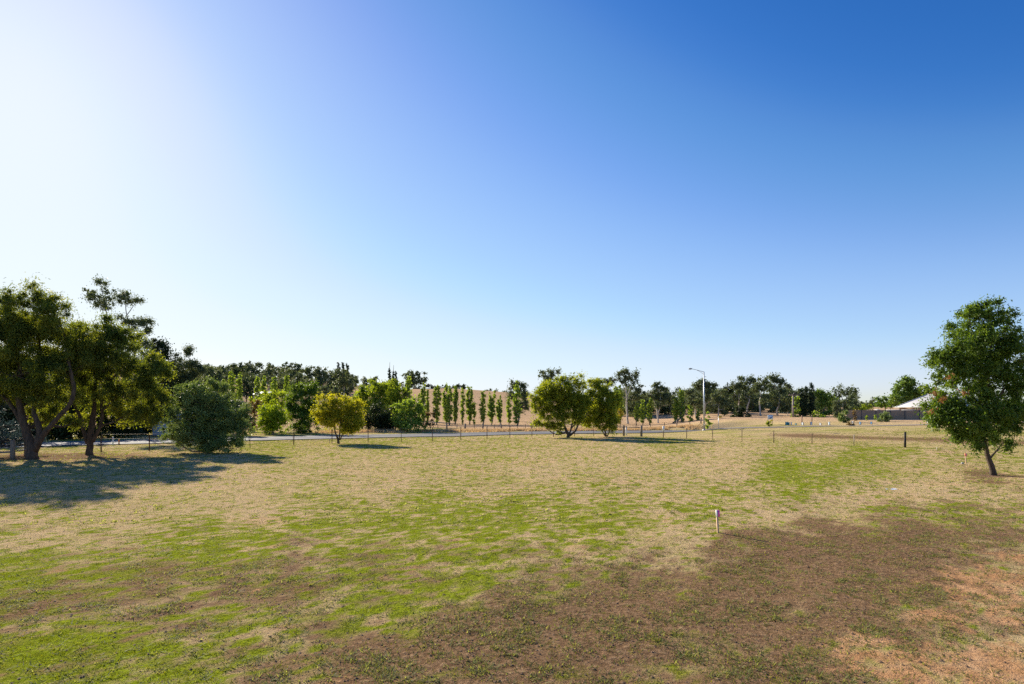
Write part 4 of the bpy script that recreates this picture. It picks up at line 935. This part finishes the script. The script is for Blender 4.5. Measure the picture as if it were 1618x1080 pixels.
# survey stakes
PINK = surf('pink_flagging', (.88, .07, .38), (.95, .12, .48), 30, .6)
STAKE = surf('stake_timber', (.55, .36, .22), (.72, .50, .32), 12, .8, 0, .3, 30, (4, 4, .6))
def stake(px, Y, h, label, tape, rz):
    p = at(px, Y); o = thing('survey_stake', p, label, 'stake', None, rz)
    t = (-.06, .02)
    MB().box((0, 0, h*.35-.08), (.042, .034, h*.7+.16), 0, 0, t).build('stake', STAKE, o)
    off = (t[0]*(h*.7+.16), t[1]*(h*.7+.16))
    MB().box((off[0], off[1], h*.85), (.043, .035, h*.3), 0, 0, t).build('painted_top', WHITE if tape == 'both' else surf('orange_paint', (.75, .2, .12), (.85, .3, .2)), o)
    m = MB(); m.box((off[0]+.04, off[1]-.006, h*.86), (.045, .06, h*.27), .2, .008, t); m.box((off[0]+.055, off[1]-.01, h*.78), (.03, .012, h*.1), .5, 0, (.3, 0))
    m.build('flagging_tape', PINK, o)
    return o
stake(1135.5, 14.72, .62, 'timber survey stake with white painted top and bright pink tape, near the brown soil', 'both', .3)
stake(1526.5, 34.2, .62, 'orange topped survey stake with pink tape, left of the leaning ash trunk', 'one', .2)
PEG = surf('peg_timber', (.45, .38, .26), (.6, .52, .38), 12, .8)
def peg(px, Y, h, label, mat):
    o = thing('peg', at(px, Y), label, 'peg'); MB().box((0, 0, h*.4), (.04, .04, h*1.2), .3, 0, (.02, 0)).build('peg', mat, o); MB().box((.02*h, 0, h*1.0+.015), (.055, .055, .03), .3, .008).build('head', mat, o)
peg(520.5, 55.2, .42, 'short pale peg left of the small yellow-green tree', PEG)
peg(159.3, 42.6, .45, 'short dark peg in the litter right of the olive gum trunk', RUST)
peg(1480, 45, .3, 'tiny straw coloured peg in grass left of the ash crown', PEG)
o = thing('plastic_scrap', at(1408, 22.9, .01), 'flat white scrap of plastic lying on the straw', 'scrap')
mv = []; 
for i in range(9):
    for j in range(3): mv.append((i*.055-.22+.01*math.sin(j*3+i), j*.05-.05+.012*math.sin(i*1.3), .012+.018*math.sin(i*.9+j)+.01*j))
raw_mesh('sheet', np.array(mv), np.array([(i*3+j, (i+1)*3+j, (i+1)*3+j+1, i*3+j+1) for i in range(8) for j in range(2)]), surf('white_plastic', (.75, .75, .74), (.85, .85, .84), 8, .4), o)
o = thing('pale_stone', at(1521, 34.0, 0), 'small pale stone beside the orange topped stake', 'stone')
MB().tube([(-.09, 0, .01), (-.04, 0, .04), (.03, .01, .045), (.09, 0, .01)], [.02, .055, .05, .02], 8, True, .4).build('stone', surf('stone_pale', (.45, .42, .38), (.6, .57, .52), 20, .9), o, True)

# ------------------------------------------------------------------ log rail fence and gate at the left
a0, a1 = at(20, 37.6), at(41.5, 40)
lf = thing('log_fence', a0, 'old grey log post-and-rail fence running out of the left edge beside the thick gum', 'log fence')
b0 = np.array(a0)
for p, r in ((a0, .145), (a1, .125), (at(-42, 36.4), .14)):
    q = np.array(p)-b0
    MB().tube([q-(0, 0, .3), q+(0, 0, .5), q+(.01, 0, 1.24)], [r*1.08, r, r*.97], 10, True, .08).build('post', TIMBER, lf, True)
e0, e1, e2 = np.array(at(-42, 36.4))-b0, np.array((0, 0, 0.)), np.array(a1)-b0
for h, r in ((1.22, .05), (.86, .065), (.46, .065)):
    MB().tube([e0+(0, 0, h), e0*.5+(0, 0, h-.02), e1+(0, -.05, h), e2*.5+(0, 0, h-.015), e2+(0, 0, h)], r, 7, True, .1).build('rail', TIMBER_DARK if h > .5 else TIMBER, lf, True)
gt = thing('pipe_gate', at(90, 71), 'grey pipe gate frame in deep shade between the two left gum trunks', 'gate')
w_ = 2.6
for x in (0, w_*.55, w_): MB().tube([(x, 0, .1), (x, 0, 1.35)], .03, 6).build('upright', GALV, gt, True)
for z_ in (.15, .75, 1.35): MB().tube([(0, 0, z_), (w_, 0, z_)], .03, 6).build('rail', GALV, gt, True)
MB().tube([(w_*.55, -.01, 1.3), (w_*.9, -.01, .2)], .022, 6).build('brace', GALV, gt, True)
def guidepost(px, Y, h, label):
    o = thing('guide_post', at(px, Y), label, 'guide post')
    MB().box((0, 0, h/2-.1), (.12, .05, h+.2), .2, .015).build('post', WHITE, o)
    MB().box((0, -.032, h*.8), (.05, .012, .12), .2).build('reflector', surf('red_reflector', (.5, .03, .02), (.6, .05, .03), 5, .3), o)
guidepost(178.5, 52.5, .75, 'white roadside guide post right of the olive gum trunk')
o = thing('bollard', at(188, 53.5), 'small orange marker at the roadside right of the white guide post', 'marker')
MB().tube([(0, 0, -.1), (0, 0, .42)], .06, 8).build('post', surf('orange_plastic', (.6, .2, .04), (.7, .28, .06)), o, True); MB().tube([(0, 0, .42), (0, 0, .47), (0, 0, .5)], [.075, .07, .03], 8).build('cap', surf('orange_cap', (.65, .26, .08), (.7, .3, .1)), o, True)
# pale shed on the far side of the road
def ribbed(x0, x1, y, z0, z1, pitch=.19, d=.03):
    n = int((x1-x0)/pitch)*4; xs_ = np.linspace(x0, x1, n+1); pr_ = np.array([0, 0, 1, 1])
    ys_ = y-d*pr_[np.arange(n+1) % 4]
    v = np.concatenate([np.stack([xs_, ys_, np.full(n+1, z0)], 1), np.stack([xs_, ys_, np.full(n+1, z1)], 1)])
    q = [(i, i+1, n+2+i, n+1+i) for i in range(n)]
    return v, q
SHED = surf('pale_sheeting', (.42, .47, .54), (.52, .57, .64), 1.2, .5, .1)
sp = at(241, 70); sh = thing('shed', sp, 'pale ribbed metal shed half hidden by the round silvery bush', 'shed')
m = MB(); v, q = ribbed(0, 3.2, 0, .12, 1.75); m.add(v, q); m.box((1.6, 1.3, .93), (3.19, 2.55, 1.6)); m.build('wall', SHED, sh)
MB().box((1.6, 1.28, 1.8), (3.4, 2.8, .07)).build('roof', SHED, sh)
m = MB(); m.box((2.4, 4.2, 1.3), (2.4, 2.2, 2.6)); m.build('back_wall', SHED, sh)
m = MB(); m.add([(.9, 2.9, 2.5), (3.9, 2.9, 2.62), (3.9, 5.6, 3.2), (.9, 5.6, 3.1), (.9, 2.9, 2.58), (3.9, 2.9, 2.7), (3.9, 5.6, 3.28), (.9, 5.6, 3.18)], [(0, 3, 2, 1), (4, 5, 6, 7), (0, 1, 5, 4), (1, 2, 6, 5), (2, 3, 7, 6), (3, 0, 4, 7)]); m.build('back_roof', SHED, sh)
MB().box((1.6, -.02, .06), (3.3, .1, .12)).build('plinth', surf('dark_plinth', (.05, .05, .05), (.09, .09, .09)), sh)
# white roofed farm shed on the left slope
sp = at(405, 176); sp.z = CAMH-(627-PHY)/FOC*176-2.2
sh = thing('farm_shed', sp, 'low farm shed with a white roof between poplars on the left slope', 'shed')
MB().box((1.5, 1.5, 1.1), (3.6, 3, 3.4)).build('wall', surf('shed_wall', (.07, .07, .08), (.12, .12, .13)), sh)
m = MB(); m.add([(-1.2, -.6, 2.9), (4.0, -.6, 2.9), (4.0, 3.6, 3.9), (-1.2, 3.6, 3.9), (-1.2, -.6, 3.0), (4.0, -.6, 3.0), (4.0, 3.6, 4.0), (-1.2, 3.6, 4.0)], [(0, 3, 2, 1), (4, 5, 6, 7), (0, 1, 5, 4), (1, 2, 6, 5), (2, 3, 7, 6), (3, 0, 4, 7)])
m.build('roof', WHITE, sh)

# ------------------------------------------------------------------ far paddock fence
fp = [(560, 88), (600, 89), (640, 90), (680, 91.5), (692, 92), (706, 92), (722, 92.4), (735, 92.6), (749.5, 93), (763, 93), (781, 93.5), (792, 93.7), (817.5, 94), (830, 94), (840, 94.5), (858, 95), (880, 96), (905, 97), (930, 98), (955, 98), (980, 99), (1005, 99), (1028, 99), (1050, 99), (1069.5, 99), (1090, 99), (1107.5, 99)]
pf = [at(px, Y) for px, Y in fp]
ff = thing('paddock_fence', pf[0], 'low timber and wire fence on the far side of the road below the poplars', 'fence')
bf = np.array(pf[0]); thick = {706: .15, 735: .17, 763: .15, 792: .13, 840: .17, 1069.5: .12, 1107.5: .13, 722: .07, 781: .08}
for p, (px, Y) in zip(pf, fp):
    q = np.array(p)-bf; r = thick.get(px, .05); h = 1.05 if r > .1 else .9
    MB().tube([q-(0, 0, .2), q+(0, 0, .5), q+(rf.normal(0, .03), 0, h)], [r, r*.95, r*.92], 7, True, .1).build('post', TIMBER if r > .06 else TIMBER_DARK, ff, True)
wires(ff, pf, (.88, .55), .012)
lg = thing('fallen_log', at(1066, 118), 'grey fallen log propped up under the dark conical poplar', 'log')
MB().tube([(-.4, 0, .1), (.5, .1, .6), (1.3, 0, 1.15)], [.16, .14, .1], 7, True, .2).build('log', BARK_GREY, lg, True)
MB().tube([(.2, .3, .1), (.9, .2, .45), (1.8, .1, .15)], [.12, .1, .06], 6, True, .2).build('branch', BARK_GREY, lg, True)

# ------------------------------------------------------------------ street lamp
Yl = 77.0; lp = at(1112.3, Yl); s = Yl/FOC
top = CAMH-(587-PHY)*s-lp.z
sl = thing('street_lamp', lp, 'tall galvanised street lamp with a curved outreach arm to the left', 'street lamp')
MB().tube([(0, 0, -.2), (0, 0, top*.5), (0, 0, top)], [.115, .09, .06], 12).build('pole', GALV, sl, True)
MB().tube([(0, 0, top-.02), (-.5, 0, top+.10), (-1.0, 0, top+.25), (-1.5, 0, top+.36), (-1.75, 0, top+.38)], [.035, .033, .03, .03, .03], 8).build('arm', GALV, sl, True)
MB().tube([(-.02, 0, top-.34), (-.5, 0, top-.02), (-.95, 0, top+.21)], .02, 6).build('brace', GALV, sl, True)
lm = MB(); lm.tube([(-1.6, 0, top+.40), (-1.72, 0, top+.41), (-1.95, 0, top+.40), (-2.1, 0, top+.37)], [.05, .10, .10, .03], 10); lh = lm.build('lamp_head', surf('lamp_grey', (.25, .27, .3), (.32, .34, .37), 5, .5), sl, True)
MB().box((-1.88, 0, top+.305), (.28, .13, .03), 0, .03).build('lens', surf('lamp_lens', (.5, .52, .55), (.6, .62, .64), 5, .25), lh)
MB().tube([(0, 0, -.05), (0, 0, .12)], [.19, .17], 12).build('base_flange', GALV, sl, True)
MB().box((0, -.108, .8), (.09, .03, .3), 0, .01).build('access_cover', GALV, sl)
# ------------------------------------------------------------------ power pole
Yp = 128; pp = at(1253, Yp); s = Yp/FOC; top = CAMH-(623-PHY)*s-pp.z
po = thing('power_pole', pp, 'grey timber power pole with a cross-arm and a dark transformer', 'power pole')
MB().tube([(0, 0, -.3), (0, 0, top*.5), (.02, 0, top)], [.25, .21, .18], 9, True, .05).build('pole', surf('pole_timber', (.26, .22, .19), (.40, .35, .31), 3, .85, 0, .4, 9, (3, 3, .4)), po, True)
MB().box((.1, -.22, top-.15), (2.4, .14, .2)).build('cross_arm', TIMBER, po)
for x in (-.85, -.45, .65, 1.05): MB().tube([(x, -.17, top-.08), (x, -.17, top+.02), (x, -.17, top+.14)], [.03, .07, .04], 7).build('insulator', surf('insulator', (.2, .12, .09), (.28, .18, .14), 5, .3), po, True)
MB().tube([(.36, -.05, top+.02), (.36, -.05, top+.12), (.36, -.05, top+.36), (.36, -.05, top+.42)], [.22, .3, .3, .18], 10).build('transformer', surf('transformer_black', (.02, .02, .022), (.04, .04, .045), 5, .6), po, True)
MB().tube([(.0, -.2, top*.52), (.0, -.2, top*.57)], .26, 10).build('junction_box', surf('junction', (.12, .11, .1), (.18, .17, .15)), po, True)
# ------------------------------------------------------------------ signs
p = at(1135.2, 77.5); o = thing('warning_sign', p, 'small yellow rectangular road sign on a thin pole right of the street lamp', 'road sign')
MB().tube([(0, 0, -.2), (0, 0, 1.75)], .032, 7).build('post', GALV, o, True)
MB().box((.2, -.045, 1.6), (.48, .02, .26), 0, .0).build('panel', surf('sign_yellow', (.75, .50, .03), (.82, .56, .05), 5, .5), o)
MB().box((.2, -.058, 1.6), (.42, .006, .1)).build('marking', surf('sign_ochre', (.32, .19, .02), (.4, .24, .03), 5, .5), o)
p = at(1213.5, 80); o = thing('estate_board', p, 'white and blue real estate board with a yellow strip beneath, before the gums', 'sign board')
for x in (.02, .62): MB().box((x, .03, .55), (.06, .05, 1.3)).build('post', TIMBER, o)
MB().box((.32, -.012, 1.06), (.74, .025, .58)).build('panel', surf('board_white', (.62, .7, .8), (.7, .78, .86), 3, .5), o)
m = MB(); m.box((.42, -.029, 1.0), (.34, .006, .16)); m.box((.58, -.029, 1.2), (.16, .006, .1)); m.box((.28, -.029, .88), (.2, .006, .09)); m.build('marking', surf('board_blue', (.06, .13, .36), (.09, .18, .45), 3, .5), o)
MB().box((.5, -.014, .62), (.36, .025, .2)).build('strip', surf('board_yellow', (.8, .62, .04), (.86, .68, .06), 3, .5), o)
# ------------------------------------------------------------------ tree guards and rail frame on top of the bank
p = at(1267, 79.5); hf = thing('rail_frame', p, 'rusty brown two post frame with a single top rail before the pencil pines', 'rail frame')
TB = surf('red_brown_timber', (.20, .11, .07), (.32, .19, .13), 4, .85)
x2 = (1282.7-1267)/FOC*79.5
for x in (0, x2): MB().box((x, 0, .6), (.13, .13, 1.5), .1, .02).build('post', TB, hf)
MB().box((x2/2, 0, 1.2), (x2-.13, .06, .09)).build('rail', surf('green_rail', (.12, .15, .08), (.18, .2, .12)), hf)
cols = {'teal': ((.10, .38, .36), (.16, .46, .44)), 'white': ((.78, .78, .74), (.86, .86, .82)), 'blue': ((.10, .26, .42), (.16, .34, .52)), 'pale': ((.66, .70, .66), (.74, .78, .73)), 'grey': ((.5, .5, .47), (.6, .6, .56))}
GM = {k: surf('guard_'+k, a, b, 6, .45) for k, (a, b) in cols.items()}
def guard(px, Y, c, h, w, label, twin=False):
    o = thing('tree_guard', at(px, Y), label, 'tree guard', 'plastic tree guards along the gravel path', .3)
    a = [(math.cos(t)*w, math.sin(t)*w) for t in (0.2, 2.3, 4.4)]; v = []
    for z_ in (.0, h):
        for sc in (1, .93): v += [(x*sc, y*sc, z_) for x, y in a]
    q = []
    for i in range(3):
        j = (i+1) % 3
        q += [(i, j, 6+j, 6+i), (3+j, 3+i, 9+i, 9+j), (6+i, 6+j, 9+j, 9+i)]
    m = MB(); m.add(v, q); m.build('sleeve', GM[c], o)
    for x, y in a[:2]: MB().box((x*1.1, y*1.1, h*.55), (.025, .025, h*1.2)).build('stake', STAKE, o)
for px, c, h, w, lab in ((1243.2, 'teal', .42, .17, 'teal tree guard left of a second teal one by the power pole'), (1246.4, 'teal', .40, .16, 'teal tree guard between another teal one and the narrow white one'), (1250.4, 'white', .42, .09, 'narrow white tree guard at the foot of the power pole'), (1257.8, 'teal', .26, .13, 'low teal tree guard right of the power pole'), (1268.3, 'pale', .4, .17, 'pale tree guard at the left post of the rusty frame'), (1282.2, 'pale', .46, .15, 'pale tree guard at the right post of the rusty frame'), (1296.5, 'white', .3, .17, 'low white tree guard between the rusty frame and the silvery bush'), (1310.3, 'pale', .44, .17, 'pale blue tree guard nearest the silvery round bush'), (1347.3, 'grey', .5, .16, 'greyish tree guard beside the straw brown dry bush'), (1359.5, 'blue', .38, .18, 'dark blue tree guard before the grey steel fence'), (1377, 'blue', .34, .16, 'smaller blue tree guard left of the small silvery bush'), (1466, 'pale', .3, .17, 'pale tree guard nearest the ash tree')):
    guard(px, 78.6, c, h, w, lab)
# ------------------------------------------------------------------ steel fence, house and sheds at the right
STEEL = surf('grey_sheeting', (.24, .18, .13), (.30, .225, .165), .8, .65, 0)
Ys = 95.0; x0, x1 = (1338-PCX)/FOC*Ys, 112.0
sp = Vector((x0, Ys, TZ((1420-PCX)/FOC*Ys, Ys)-.16))
sf = thing('steel_fence', sp, 'long dark grey ribbed steel fence in front of the white roofed house', 'steel fence')
step = 2.42; n = int((x1-x0)/step)
for i in range(n):
    a = i*step
    v, q = ribbed(a+.04, a+step-.04, 0, .14, 1.72, .2, .045)
    m = MB(); m.add(v, q); m.build('panel', STEEL, sf)
    MB().box((a+step/2, .0, 1.755), (step-.06, .06, .07)).build('rail', STEEL, sf)
    MB().box((a, -.02, .90), (.09, .10, 1.80)).build('post', surf('fence_post_dark', (.06, .06, .07), (.085, .085, .095)) if i == 0 else bpy.data.materials['fence_post_dark'], sf)
MB().box((n*step/2, -.03, .03), (n*step, .14, .34)).build('plinth', surf('concrete_plinth', (.42, .38, .35), (.55, .5, .46), 2, .9), sf)
Yh = 118.0; s = Yh/FOC
hx0 = (1414.5-PCX)*s; hz = TZ((1470-PCX)*s, Yh); hp = Vector((hx0, Yh, hz))
ho = thing('house', hp, 'single storey tan house with a pale hipped roof behind the grey steel fence', 'house', None, R(-34))
ze = CAMH-(642.5-PHY)*s-hz; zr = CAMH-(622.5-PHY)*s-hz; Lh = 17.0; D_ = 11.5; rx = 5.6
ROOF = surf('pale_roof_sheeting', (.50, .48, .47), (.58, .56, .55), .5, .45, .15)
WALL = surf('tan_render', (.42, .31, .22), (.50, .38, .28), 1.5, .9)
def wall_open(m, x0, x1, z0, z1, y, t, ops):
    xs_ = x0
    for (a, b, c, d) in sorted(ops):
        m.box(((xs_+a)/2, y, (z0+z1)/2), (a-xs_, t, z1-z0)); m.box(((a+b)/2, y, (z0+c)/2), (b-a, t, c-z0)); m.box(((a+b)/2, y, (d+z1)/2), (b-a, t, z1-d)); xs_ = b
    m.box(((xs_+x1)/2, y, (z0+z1)/2), (x1-xs_, t, z1-z0))
m = MB(); wall_open(m, .75, Lh-.75, 0, ze-.12, .85, .2, [(5.0, 6.6, .9, ze-.35), (10, 12.2, .9, ze-.35)])
m.box((.85, D_/2+.1, (ze-.12)/2), (.2, D_-1.9, ze-.12)); m.box((Lh-.85, D_/2+.1, (ze-.12)/2), (.2, D_-1.9, ze-.12)); m.box((Lh/2, D_-.85, (ze-.12)/2), (Lh-1.5, .2, ze-.12))
m.build('wall', WALL, ho)
m = MB(); v = [(0, 0, ze), (Lh, 0, ze), (Lh, D_, ze), (0, D_, ze), (rx, D_/2, zr), (Lh-rx, D_/2, zr), (0, 0, ze-.1), (Lh, 0, ze-.1), (Lh, D_, ze-.1), (0, D_, ze-.1)]
m.add(v, [(0, 1, 5, 4), (2, 3, 4, 5), (6, 9, 8, 7), (0, 6, 7, 1), (1, 7, 8, 2), (2, 8, 9, 3), (3, 9, 6, 0)], [(1, 2, 5), (3, 0, 4)])
rf_ = m.build('roof', ROOF, ho)
MB().tube([(0, 0, 0.0), (rx*.5, D_/4, (zr-ze)*.5), (rx, D_/2, zr-ze)], .06, 6).build('ridge_cap', ROOF, rf_, True).location = (0, 0, ze+.01)
MB().tube([(rx, D_/2, zr+.01), (Lh-rx, D_/2, zr+.01)], .07, 6).build('ridge_cap', ROOF, rf_, True)
m = MB(); m.box((Lh/2, -.07, ze-.06), (Lh+.2, .12, .14)); m.box((-.07, D_/2, ze-.06), (.12, D_+.1, .14)); m.build('gutter', WHITE, ho)
MB().tube([(3.75, .3, ze-.15), (3.8, .65, ze-.45), (3.8, .7, .1)], .06, 6).build('downpipe', WHITE, ho, True)
MB().tube([(.15, .2, ze-.15), (.7, .7, ze-.5), (.75, .72, .1)], .06, 6).build('downpipe', WHITE, ho, True)
for x, wd in ((5.8, 1.6), (11.1, 2.2)):
    fr = MB(); z0_, z1_ = .9, ze-.35
    fr.box((x-wd/2+.03, .78, (z0_+z1_)/2), (.07, .1, z1_-z0_)); fr.box((x+wd/2-.03, .78, (z0_+z1_)/2), (.07, .1, z1_-z0_)); fr.box((x, .78, z1_-.03), (wd-.14, .1, .07)); fr.box((x, .78, z0_+.03), (wd-.14, .1, .07)); fr.box((x, .78, (z0_+z1_)/2), (.05, .08, z1_-z0_-.14))
    wi = fr.build('window', WHITE, ho)
    MB().box((x, .83, (z0_+z1_)/2), (wd-.14, .02, z1_-z0_-.14)).build('pane', surf('window_glass', (.02, .025, .03), (.03, .035, .04), 1, .08), wi)
MB().tube([(rx+1.5, D_/2-1.2, zr-.35), (rx+1.5, D_/2-1.2, zr+.12)], .09, 8).build('roof_vent', GALV, ho, True)
def lowroof(px0, px1, py, Y, lab, slope=.1):
    s = Y/FOC; X0, X1 = (px0-PCX)*s, (px1-PCX)*s; z = CAMH-(py-PHY)*s; g = TZ((X0+X1)/2, Y); w_ = X1-X0
    o = thing('garden_shed', Vector((X0, Y, g)), lab, 'shed'); h = z-g
    MB().box((w_/2, .5, h/2-.1), (w_-.2, .8, h-.3)).build('wall', SHED, o)
    m = MB(); m.add([(0, 0, h-.2), (w_, 0, h-.2), (w_, 1.0, h-.2+slope), (0, 1.0, h-.2+slope), (0, 0, h-.1), (w_, 0, h-.1), (w_, 1.0, h-.1+slope), (0, 1.0, h-.1+slope)], [(0, 3, 2, 1), (4, 5, 6, 7), (0, 1, 5, 4), (1, 2, 6, 5), (2, 3, 7, 6), (3, 0, 4, 7)]); m.build('roof', ROOF, o)
lowroof(1406, 1426, 647, 101, 'low white roofed shed just left of the house, behind the steel fence')
lowroof(1430, 1449, 647, 103, 'low white roofed shed in front of the house, behind the steel fence')
lowroof(1387, 1392.5, 646.5, 104, 'small grey roofed shed showing above the fence beside the silvery bush')
lowroof(1375, 1378.5, 647.4, 104, 'tiny pale roofed shed over the fence, farthest from the house')

# ------------------------------------------------------------------ air
def haze_box():
    m, nt, out, N = new_mat('haze_air')
    v = N('ShaderNodeVolumePrincipled'); v.inputs['Color'].default_value = (.80, .88, 1, 1); v.inputs['Density'].default_value = HAZE; v.inputs['Anisotropy'].default_value = 0.0
    nt.links.new(v.outputs[0], out.inputs['Volume'])
    m2 = MB(); m2.box((0, 170, 19.5), (2400, 1000, 42)); o = m2.build('haze', m)
    tag(o, kind='stuff')
HAZE = 0.0
if HAZE > 0: haze_box()

# ------------------------------------------------------------------ sky, sun and camera
W = bpy.data.worlds.new('World'); SC.world = W; W.use_nodes = True
nt = W.node_tree; bg = nt.nodes['Background']
sky = nt.nodes.new('ShaderNodeTexSky'); sky.sky_type = 'NISHITA'; sky.sun_disc = False
sky.sun_elevation = SUN_EL; sky.sun_rotation = SKYROT if 'SKYROT' in globals() else SUN_AZ
sky.altitude = 300; sky.air_density = 1.0; sky.dust_density = .3; sky.ozone_density = 1.0
# the camera's colour response to the sky: a tone curve per channel
EXPO = .95
sp_ = nt.nodes.new('ShaderNodeSeparateColor'); cb_ = nt.nodes.new('ShaderNodeCombineColor'); nt.links.new(sky.outputs[0], sp_.inputs[0])
CURV = (((0, 0), (.113, .03), (.15, .10), (.18, .165), (.24, .295), (.292, .375), (.36, .455), (.42, .535), (.5, .64), (.6, .72), (.7, .775), (.8, .835), (1.0, .90), (1.5, 1.08), (2.5, 1.5)),
        ((0, 0), (.183, .155), (.25, .31), (.30, .40), (.37, .525), (.48, .665), (.58, .77), (.68, .835), (.8, .905), (.95, .955), (1.5, 1.08), (2.5, 1.5)),
        ((0, 0), (.306, .51), (.41, .74), (.55, .95), (.65, 1.0), (1.0, 1.03), (1.5, 1.12), (2.5, 1.5)))
for i, pts_ in enumerate(CURV):
    a = nt.nodes.new('ShaderNodeMath'); a.operation = 'MULTIPLY'; a.inputs[1].default_value = .1/2.5; a.use_clamp = True
    f = nt.nodes.new('ShaderNodeFloatCurve'); cv = f.mapping.curves[0]
    cv.points[0].location = (0, 0); cv.points[1].location = (1, 1)
    for x, y in pts_[1:-1]: cv.points.new(x/2.5, y/1.5)
    f.mapping.update()
    c = nt.nodes.new('ShaderNodeMath'); c.operation = 'MULTIPLY'; c.inputs[1].default_value = 1.5/.1/2**EXPO
    nt.links.new(sp_.outputs[i], a.inputs[0]); nt.links.new(a.outputs[0], f.inputs['Value']); nt.links.new(f.outputs[0], c.inputs[0]); nt.links.new(c.outputs[0], cb_.inputs[i])
nt.links.new(cb_.outputs[0], bg.inputs[0]); bg.inputs[1].default_value = .1
sun = bpy.data.lights.new('sun', 'SUN'); sun.energy = 5.0; sun.angle = R(.53); sun.color = (1, .90, .72)
so = bpy.data.objects.new('sun', sun); COL.objects.link(so); so.rotation_euler = SDIR.to_track_quat('Z', 'Y').to_euler(); so.location = (-60, 60, 50)
cd = bpy.data.cameras.new('camera'); cam = bpy.data.objects.new('camera', cd); COL.objects.link(cam)
cd.sensor_width = 36; cd.lens = FOC/1618*36; cd.shift_y = (PHY-540)/1618; cd.clip_end = 9000; cd.clip_start = .1
cam.location = (0, 0, CAMH); cam.rotation_euler = (math.pi/2, 0, 0); SC.camera = cam
SC.view_settings.view_transform = 'Standard'; SC.view_settings.look = 'None'; SC.view_settings.gamma = 1; SC.view_settings.exposure = EXPO
cy = SC.cycles
cy.max_bounces = 8; cy.diffuse_bounces = 5; cy.glossy_bounces = 2; cy.transmission_bounces = 5; cy.volume_bounces = 0; cy.transparent_max_bounces = 4
cy.caustics_reflective = False; cy.caustics_refractive = False
cy.use_denoising = False; cy.denoiser = 'OPENIMAGEDENOISE'; cy.denoising_input_passes = 'RGB_ALBEDO_NORMAL'; cy.denoising_prefilter = 'ACCURATE'
